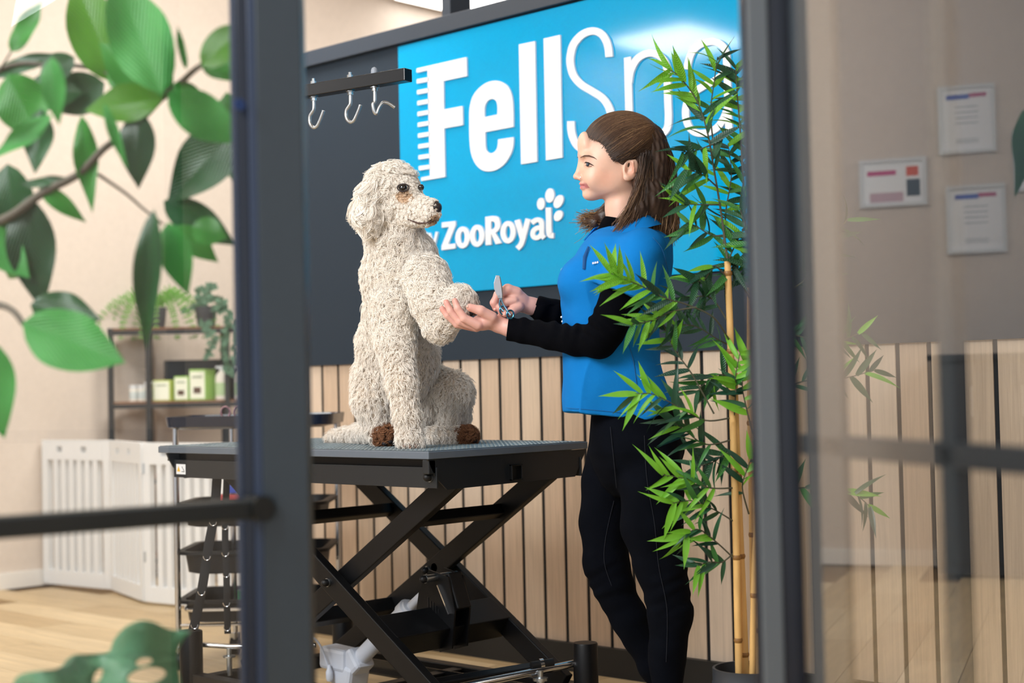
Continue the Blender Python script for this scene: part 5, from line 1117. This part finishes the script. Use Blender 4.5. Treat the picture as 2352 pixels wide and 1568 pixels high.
def canem(pts, r, nodes):
    P = smoothline([tuple(bp(*p)) for p in pts], 8); n = len(P); part('cane', MB().tube([Vector(p) for p in P], [r*(1-.15*i/n) for i in range(n)], 12), M['cane'], bam, smooth=True)
    for k in nodes:
        i = min(int(k*(n-1)), n-2); c = Vector(P[i]); t = (Vector(P[i+1])-c).normalized(); part('cane_node', MB().lathe(c, [(r*.98, -.006), (r*1.16, -.001), (r*1.16, .001), (r*.98, .006)], 12, t), M['node'], bam, smooth=True)
canem([(1698, 1560, 3.78), (1694, 1400, 3.78), (1690, 1200, 3.78), (1683, 960, 3.78), (1677, 760, 3.78), (1671, 600, 3.78)], .0095, (.13, .33, .52, .75, .96))
canem([(1712, 1560, 3.80), (1705, 1370, 3.80), (1697, 1180, 3.80), (1689, 960, 3.8), (1686, 850, 3.8)], .0105, (.12, .38, .6, .95))
canem([(1736, 1560, 3.84), (1730, 1350, 3.84), (1726, 1100, 3.84), (1722, 850, 3.84), (1722, 660, 3.84)], .0085, (.15, .4, .65))
canem([(1745, 1560, 3.80), (1741, 1400, 3.8), (1738, 1200, 3.8), (1735, 1000, 3.8), (1734, 800, 3.8)], .0105, (.2, .45, .7))
canem([(1728, 1560, 3.74), (1733, 1300, 3.74), (1745, 1100, 3.72), (1760, 900, 3.7)], .008, (.25, .6))
leafcount = 0; massV = MB(); massK = []
def placeleaf(c, dirv, L, kind, roll=None):
    global leafcount
    dirv = dirv.normalized(); up = (-Vector(CF)*.95+Vector((0, 0, 1))*.35+Vector(rng.normal(0, .35, 3)))
    y = up.cross(dirv); y = y.normalized() if y.length > 1e-4 else dirv.orthogonal(); z = dirv.cross(y)
    if leafcount < 298:
        o = bpy.data.objects.new('leaf', BL[kind][rng.integers(4)]); COL.objects.link(o); o.parent = bam
        m_ = Matrix.Identity(4)
        for i in range(3): m_[i][0], m_[i][1], m_[i][2], m_[i][3] = dirv[i]*L, y[i]*L, z[i]*L, c[i]-WORLD['potted_bamboo'][i]
        o.matrix_local = m_; leafcount += 1
    else:
        me = BL[kind][rng.integers(4)]; massK.extend([kind]*len(me.polygons)); massV.add([c+dirv*(v.co.x*L)+y*(v.co.y*L)+z*(v.co.z*L) for v in me.vertices], [tuple(p.vertices) for p in me.polygons])
def twig(pts, n, lo=62, hi=100, bright=.2, r=.0022, spread=1.0, start=.25, tipbright=True):
    P = [Vector(p) for p in smoothline([tuple(bp(*p)) for p in pts], 6)]; N_ = len(P); n = int(n*1.2)
    part('twig', MB().tube(P, [r*(1-.6*i/N_) for i in range(N_)], 6), M['twig'], bam, smooth=True)
    for k in range(n):
        t = start+(1-start)*((k+rng.random()*.8)/n); f = t*(N_-1); i = min(int(f), N_-2); c = P[i].lerp(P[i+1], f-i); tg = (P[min(i+2, N_-1)]-P[max(i-1, 0)]).normalized()
        sd = (1 if k % 2 else -1)*math.radians(rng.uniform(18, 68))*spread; axis = Vector(CF); dv_ = Matrix.Rotation(sd, 3, axis) @ tg
        dv_ = dv_+Vector(CF)*rng.normal(0, .30)+Vector((0, 0, -1))*rng.uniform(0, .28)
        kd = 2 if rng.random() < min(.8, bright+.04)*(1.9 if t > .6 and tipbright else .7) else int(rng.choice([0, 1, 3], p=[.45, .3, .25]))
        placeleaf(c, dv_, rng.uniform(lo, hi)/(FPX/BD), kd)
# upper crown
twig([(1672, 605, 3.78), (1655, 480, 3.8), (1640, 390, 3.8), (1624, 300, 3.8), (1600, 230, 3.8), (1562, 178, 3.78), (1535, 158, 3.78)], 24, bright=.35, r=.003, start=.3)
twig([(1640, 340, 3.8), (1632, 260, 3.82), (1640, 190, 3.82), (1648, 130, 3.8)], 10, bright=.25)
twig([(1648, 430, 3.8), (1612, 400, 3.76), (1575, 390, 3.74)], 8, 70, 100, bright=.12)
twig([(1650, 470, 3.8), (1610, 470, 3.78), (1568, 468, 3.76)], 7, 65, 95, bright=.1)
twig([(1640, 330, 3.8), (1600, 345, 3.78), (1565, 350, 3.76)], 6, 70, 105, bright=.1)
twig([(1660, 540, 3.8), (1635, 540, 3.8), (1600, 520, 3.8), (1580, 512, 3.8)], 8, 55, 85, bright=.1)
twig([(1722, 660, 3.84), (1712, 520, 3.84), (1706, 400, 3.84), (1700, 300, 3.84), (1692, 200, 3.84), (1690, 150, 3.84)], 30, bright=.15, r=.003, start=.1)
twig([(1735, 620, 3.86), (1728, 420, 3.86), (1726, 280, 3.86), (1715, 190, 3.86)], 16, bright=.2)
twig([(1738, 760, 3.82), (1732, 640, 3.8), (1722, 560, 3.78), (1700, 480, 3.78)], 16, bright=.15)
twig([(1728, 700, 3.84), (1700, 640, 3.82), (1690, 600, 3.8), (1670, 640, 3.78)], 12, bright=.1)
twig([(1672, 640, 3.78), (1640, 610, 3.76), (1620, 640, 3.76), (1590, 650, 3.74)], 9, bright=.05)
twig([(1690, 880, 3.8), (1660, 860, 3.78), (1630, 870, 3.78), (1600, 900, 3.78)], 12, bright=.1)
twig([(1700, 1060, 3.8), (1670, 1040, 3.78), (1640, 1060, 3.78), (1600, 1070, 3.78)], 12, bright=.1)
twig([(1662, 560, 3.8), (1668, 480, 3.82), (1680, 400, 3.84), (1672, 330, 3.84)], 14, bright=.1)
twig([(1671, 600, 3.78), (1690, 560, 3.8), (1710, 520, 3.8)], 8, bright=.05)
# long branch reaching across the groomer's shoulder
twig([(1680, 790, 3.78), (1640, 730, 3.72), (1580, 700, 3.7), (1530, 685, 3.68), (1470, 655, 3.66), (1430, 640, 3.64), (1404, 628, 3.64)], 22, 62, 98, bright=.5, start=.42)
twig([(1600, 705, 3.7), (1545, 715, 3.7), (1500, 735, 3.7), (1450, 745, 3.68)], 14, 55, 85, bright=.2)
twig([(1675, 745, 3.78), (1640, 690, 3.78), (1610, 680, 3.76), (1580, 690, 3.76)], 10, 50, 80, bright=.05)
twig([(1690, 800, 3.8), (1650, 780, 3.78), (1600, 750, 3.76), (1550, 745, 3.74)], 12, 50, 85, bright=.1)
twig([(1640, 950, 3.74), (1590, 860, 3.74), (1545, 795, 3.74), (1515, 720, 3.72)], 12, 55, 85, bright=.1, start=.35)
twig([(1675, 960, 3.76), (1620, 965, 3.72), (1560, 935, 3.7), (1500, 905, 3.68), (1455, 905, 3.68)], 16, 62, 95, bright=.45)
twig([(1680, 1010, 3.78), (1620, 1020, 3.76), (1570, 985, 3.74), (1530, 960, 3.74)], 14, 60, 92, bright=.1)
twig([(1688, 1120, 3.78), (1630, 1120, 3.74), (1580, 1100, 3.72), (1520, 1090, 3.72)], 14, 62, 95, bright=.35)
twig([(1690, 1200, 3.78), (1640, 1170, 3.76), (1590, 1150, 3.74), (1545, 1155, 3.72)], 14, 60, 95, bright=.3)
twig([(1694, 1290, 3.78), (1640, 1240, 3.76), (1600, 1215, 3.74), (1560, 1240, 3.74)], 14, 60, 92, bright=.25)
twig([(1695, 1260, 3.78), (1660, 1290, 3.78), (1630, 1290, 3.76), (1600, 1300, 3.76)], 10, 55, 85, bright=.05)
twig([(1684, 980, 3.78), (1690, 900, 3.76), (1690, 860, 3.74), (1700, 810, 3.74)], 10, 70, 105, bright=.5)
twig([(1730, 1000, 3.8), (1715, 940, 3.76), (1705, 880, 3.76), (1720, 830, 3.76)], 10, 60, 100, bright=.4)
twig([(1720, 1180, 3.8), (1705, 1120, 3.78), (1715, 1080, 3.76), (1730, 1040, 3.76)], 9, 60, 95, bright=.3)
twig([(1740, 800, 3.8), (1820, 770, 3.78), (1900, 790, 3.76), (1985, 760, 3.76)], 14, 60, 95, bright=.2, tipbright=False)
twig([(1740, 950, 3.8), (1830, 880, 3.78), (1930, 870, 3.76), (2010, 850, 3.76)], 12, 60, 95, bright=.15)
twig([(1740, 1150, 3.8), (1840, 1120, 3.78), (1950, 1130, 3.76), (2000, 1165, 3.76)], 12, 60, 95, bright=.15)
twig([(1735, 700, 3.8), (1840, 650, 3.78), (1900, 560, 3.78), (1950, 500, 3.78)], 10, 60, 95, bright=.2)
if massV.v:
    mme = bpy.data.meshes.new('leaf_mass'); mme.from_pydata(massV.v, [], massV.f)
    for m_ in LB: mme.materials.append(m_)
    mme.polygons.foreach_set('material_index', massK); mme.polygons.foreach_set('use_smooth', [True]*len(mme.polygons)); mme.update()
    o = link('leaf_mass', mme, bam); o['kind'] = 'stuff'
print('bamboo leaves', leafcount)
# ================= foreground foliage behind the left pane =================
LG = {'b': leafmat('broad_leaf_lit', '#2f8a3a', '#4fa54c', .5, .3), 'm': leafmat('broad_leaf_mid', '#2a7a26', '#3f9236', .35, .3), 'd': leafmat('broad_leaf_dark', '#12401d', '#1f5a28', .3, .12), 'y': leafmat('broad_leaf_yellow', '#3c7a14', '#559422', .35, .35), 'x': leafmat('broad_leaf_deep', '#0f2f18', '#1a4522', .3, .08)}  # bright kind has the green of strongly lit leaves put into its colour
def broad(mt, bend, wave, n=12, m_=6):
    V = []; Fc = []
    for i in range(n+1):
        t = i/n; w = .5*((math.sin(math.pi*t**.82)**.8)*(1-t**9*.5) if 0 < t < 1 else 0)*(1-.35*max(0, t-.6))
        for j in range(-m_//2, m_//2+1):
            s = j/(m_/2); z = -bend*(t-.3)**2+.12*abs(s)*w+wave*math.sin(t*8+s*2)*abs(s)*w; V.append((t, s*w, z))
    k = m_+1
    for i in range(n):
        for j in range(m_): a = i*k+j; Fc.append((a, a+k, a+k+1, a+1))
    me = bpy.data.meshes.new('leaf'); me.from_pydata(V, [], Fc); me.materials.append(mt); me.polygons.foreach_set('use_smooth', [True]*len(me.polygons)); me.update(); return me
BM = {k: [broad(v, .25, .12), broad(v, -.15, .2), broad(v, .5, .08)] for k, v in LG.items()}
fb = at(-170, 1400, d=2.6); fol = thing('broad_leaved_plant', 'tall broad-leaved green plant behind the left glass pane', 'plant', (fb[0], fb[1], 0))
stems = mat('branch_grey', '#5a5348', .8)
def stem(pts, r, nm='branch'):
    P = [Vector(p) for p in smoothline([tuple(at(x, y, d=d)) for x, y, d in pts], 6)]; part(nm, MB().tube(P, [r*(1-.4*i/len(P)) for i in range(len(P))], 10), stems, fol, smooth=True)
b_ = at(-170, 560, d=2.6); part('trunk', MB().tube([(fb[0], fb[1], .12), (fb[0]+.01, fb[1], .8), tuple(b_)], [.016, .013, .011], 10), stems, fol, smooth=True)
stem([(-170, 560, 2.6), (0, 508, 2.5), (100, 442, 2.5), (180, 400, 2.5), (240, 340, 2.5), (300, 300, 2.55), (372, 225, 2.55)], .008)
stem([(225, 400, 2.5), (290, 445, 2.5), (330, 480, 2.5), (375, 515, 2.5)], .003, 'twig'); stem([(372, 225, 2.55), (420, 185, 2.5), (462, 150, 2.45), (545, 108, 2.45)], .006)
stem([(-170, 700, 2.6), (0, 700, 2.5), (55, 745, 2.45)], .007); stem([(-170, 300, 2.6), (0, 160, 2.6), (120, 150, 2.6), (220, 160, 2.6), (372, 225, 2.6)], .005); stem([(0, 160, 2.6), (28, 115, 2.55)], .002, 'twig')
part('planter', MB().lathe((fb[0], fb[1], 0), [(.10, 0), (.13, .02), (.15, .30), (.14, .30), (.135, .26)], 30), M['pot'], fol, smooth=True)
def bl(x0, y0, x1, y1, w, k, d=2.5, tilt=(0, 0)):
    a = at(x0, y0, d=d); b = at(x1, y1, d=d+tilt[0]); dv_ = b-a; L = dv_.length; dv_.normalize(); z = -Vector(CF)+Vector(CU)*.15+Vector(CR)*tilt[1]; y = z.cross(dv_).normalized(); z = dv_.cross(y)
    W_ = .86*w/(FPX/d); o = bpy.data.objects.new('leaf', BM[k][rng.integers(3)]); COL.objects.link(o); o.parent = fol; m_ = Matrix.Identity(4); b0 = WORLD['broad_leaved_plant']
    for i in range(3): m_[i][0], m_[i][1], m_[i][2], m_[i][3] = dv_[i]*L, y[i]*W_, z[i]*L*.6, a[i]-b0[i]
    o.matrix_local = m_
for a in [(25, 120, 98, 5, 62, 'm', 2.5), (372, 218, 262, -70, 165, 'b', 2.42, (.05, .2)), (270, 190, 165, -60, 150, 'y', 2.6), (428, 160, 408, 60, 22, 'b', 2.45), (462, 152, 575, 45, 95, 'y', 2.42), (462, 152, 585, 175, 62, 'm', 2.47), (385, 212, 560, 330, 120, 'b', 2.38, (.04, -.3)), (560, 285, 372, 465, 150, 'd', 2.5), (375, 460, 540, 560, 95, 'd', 2.52), (385, 510, 428, 678, 88, 'b', 2.4), (352, 480, 325, 805, 74, 'd', 2.38), (188, 265, 215, 490, 62, 'm', 2.5), (318, 255, 312, 432, 100, 'x', 2.48), (238, 235, 292, 390, 30, 'b', 2.4), (20, 170, 95, 330, 140, 'm', 2.52), (95, 250, 82, 400, 80, 'd', 2.5), (120, 265, -20, 368, 56, 'b', 2.42), (118, 130, 130, 285, 66, 'b', 2.36), (-20, 175, 140, 120, 50, 'd', 2.6), (375, 225, 225, 95, 120, 'm', 2.5), (372, 228, 190, 250, 105, 'y', 2.48), (240, 190, 110, 250, 120, 'd', 2.58), (170, 130, 80, 190, 80, 'd', 2.56), (15, 375, 50, 590, 120, 'd', 2.55), (60, 450, 92, 715, 130, 'x', 2.5), (52, 742, 292, 835, 165, 'b', 2.36, (-.03, .1)), (-45, 770, 5, 1008, 140, 'b', 2.36), (88, 425, 195, 508, 50, 'm', 2.5), (-40, 520, 70, 640, 100, 'b', 2.5), (50, 425, 165, 410, 30, 'd', 2.5), (70, 700, 235, 735, 110, 'd', 2.5), (440, 520, 522, 545, 80, 'm', 2.46), (400, 520, 500, 600, 70, 'm', 2.5), (380, 225, 330, 90, 90, 'm', 2.55), (20, 640, 70, 560, 60, 'y', 2.52), (400, 190, 470, 260, 70, 'm', 2.5), (520, 210, 545, 440, 90, 'm', 2.55), (250, 150, 330, 210, 90, 'm', 2.52), (60, 210, 190, 210, 110, 'd', 2.56)]: bl(*a)
# monstera leaf low at the left
mo = thing('monstera_plant', 'low plant with one large perforated green leaf at bottom left', 'plant', tuple(Vector(at(150, 1568, d=2.25))*Vector((1, 1, 0)))) if False else None
mb_ = at(150, 1568, d=2.3); mon = thing('monstera_plant', 'low plant with one large perforated green leaf at bottom left', 'plant', (mb_[0], mb_[1], 0))
ol = [tuple(p) for p in smoothline([(20, 1600), (43, 1552), (90, 1540), (134, 1534), (163, 1507), (203, 1504), (250, 1498), (262, 1472), (280, 1448), (302, 1431), (330, 1424), (356, 1429), (378, 1440), (402, 1448)], 4)]+[(440, 1449)]+[tuple(p) for p in smoothline([(423, 1467), (410, 1490), (407, 1518), (416, 1568), (425, 1640), (380, 1740), (250, 1790), (90, 1740)], 4)]
hl_ = [ell2(331, 1519, 19, 9, -.25, 14), ell2(225, 1553, 9, 20, .5, 14), ell2(337, 1552, 45, 19, -.2, 20)]
tri = geometry.tessellate_polygon([[Vector((x, y, 0)) for x, y in lp] for lp in [ol]+hl_]); flat = [p for lp in [ol]+hl_ for p in lp]
bm = bmesh.new(); vs = [bm.verts.new((x, y, 0)) for x, y in flat]
for t in tri:
    try: bm.faces.new([vs[i] for i in t])
    except ValueError: pass
for _ in range(3):
    le = [e for e in bm.edges if e.calc_length() > 22]
    if le: bmesh.ops.subdivide_edges(bm, edges=le, cuts=1); bmesh.ops.triangulate(bm, faces=bm.faces)
for v in bm.verts:
    x, y = v.co.x, v.co.y; d = 2.3+.05*math.sin((x-y)*.014)+.03*math.cos(x*.03)-.0003*(y-1500); v.co = Vector(at(x, y, d=d))-Vector((mb_[0], mb_[1], 0))
me = bpy.data.meshes.new('leaf_blade'); bm.to_mesh(me); bm.free(); me.materials.append(leafmat('monstera_leaf', '#3f7352', '#689a78', .42, .15)); me.polygons.foreach_set('use_smooth', [True]*len(me.polygons))
o = bpy.data.objects.new('leaf_blade', me); COL.objects.link(o); o.parent = mon; sm2 = o.modifiers.new('solid', 'SOLIDIFY'); sm2.thickness = .0015
part('leaf_stalk', MB().tube([(mb_[0], mb_[1], .15), tuple(Vector(at(200, 1700, d=2.34))), tuple(Vector(at(240, 1640, d=2.34)))], [.006, .005, .004], 8), LG['d'], mon, smooth=True)
part('pot', MB().lathe((mb_[0], mb_[1], 0), [(.07, 0), (.09, .01), (.10, .16), (.095, .16), (.09, .13)], 26), M['pot'], mon, smooth=True)
# ================= plants on the shelf =================
fm = [leafmat('fern_green', '#5a9a3e', '#8cc060', .5, .3), leafmat('ivy_green', '#2f5a44', '#7fa48a', .45, .2)]
def shpot(px, label, cat):
    c = S(px, 745, SD+.12); c[2] = zt_; t = thing('shelf_plant', label, cat, (c[0], c[1], zt_)); s = .062
    part('pot', MB().lathe(c, [(s*.72, 0), (s*.78, .006), (s, .115), (s*.94, .115), (s*.9, .1)], 24), mat('pot_grey', '#4a4d52', .6), t, smooth=True); return t, Vector(c)
t, c = shpot(358, 'fern with arching fronds in a grey pot on the top shelf board', 'plant'); top = c+Vector((0, 0, .11))
for k in range(20):
    a = k*2.4; R_ = .16+.12*rng.random(); out_ = Vector(CR)*math.cos(a)*1.25+Vector(F0)*math.sin(a)*.5; dz = .06+.05*rng.random()
    P = [Vector(p) for p in smoothline([tuple(top), tuple(top+out_*R_*.4+Vector((0, 0, dz))), tuple(top+out_*R_*.9+Vector((0, 0, -.02))), tuple(top+out_*R_*1.15+Vector((0, 0, -.18)))], 6)]
    mb = MB(); mb.tube(P, .0014, 5)
    for i in range(2, len(P)-1):
        tg = (P[i+1]-P[i-1]).normalized(); sd = tg.cross(Vector(CF)).normalized(); L = .028*(1-.6*i/len(P))+.006
        for s_ in (-1, 1): q = P[i]; mb.add([q-tg*.004, q+sd*s_*L*.5-tg*.006, q+sd*s_*L, q+sd*s_*L*.5+tg*.006], [(0, 1, 2, 3)])
    part('frond', mb, fm[0], t)
t, c = shpot(474, 'variegated ivy in a grey pot trailing off the top shelf board', 'plant'); top = c+Vector((0, 0, .12))
iv = MB().add([(-.5, -.35, 0), (0, -.5, .06), (.25, -.22, 0), (.6, 0, .05), (.25, .22, 0), (0, .5, .06), (-.5, .35, 0), (-.3, 0, 0)], [(0, 1, 2, 7), (7, 2, 3, 4), (7, 4, 5, 6)]).mesh('ivy_leaf', fm[1])
def ivl(p, s):
    o = bpy.data.objects.new('ivy_leaf', iv); COL.objects.link(o); o.parent = t; z = (-Vector(F0)+Vector(rng.normal(0, .4, 3))).normalized(); x = Vector((rng.normal(), rng.normal(), -.6)); x = (x-z*x.dot(z)).normalized(); y = z.cross(x); m_ = Matrix.Identity(4); b0 = WORLD[t.name]
    for i in range(3): m_[i][0], m_[i][1], m_[i][2], m_[i][3] = x[i]*s, y[i]*s, z[i]*s, p[i]-b0[i]
    o.matrix_local = m_
for k in range(26): ivl(top+Vector(CR)*rng.normal(0, .055)+Vector((0, 0, rng.normal(.0, .035)))-Vector(F0)*rng.uniform(-.02, .08), .045)
for path in ([(500, 690), (518, 730), (523, 790), (520, 850)], [(505, 700), (535, 740), (540, 800), (536, 860)], [(470, 740), (486, 770), (485, 820)], [(480, 690), (478, 665), (485, 655)]):
    P = [Vector(p) for p in smoothline([tuple(S(x, y, SD-.04)) for x, y in path], 6)]; part('vine', MB().tube(P, .002, 5), fm[1], t)
    for p in P[::1]:
        ivl(p+Vector(CR)*rng.normal(0, .015), .04)
        if rng.random() < .5: ivl(p+Vector(CR)*rng.normal(0, .03), .036)
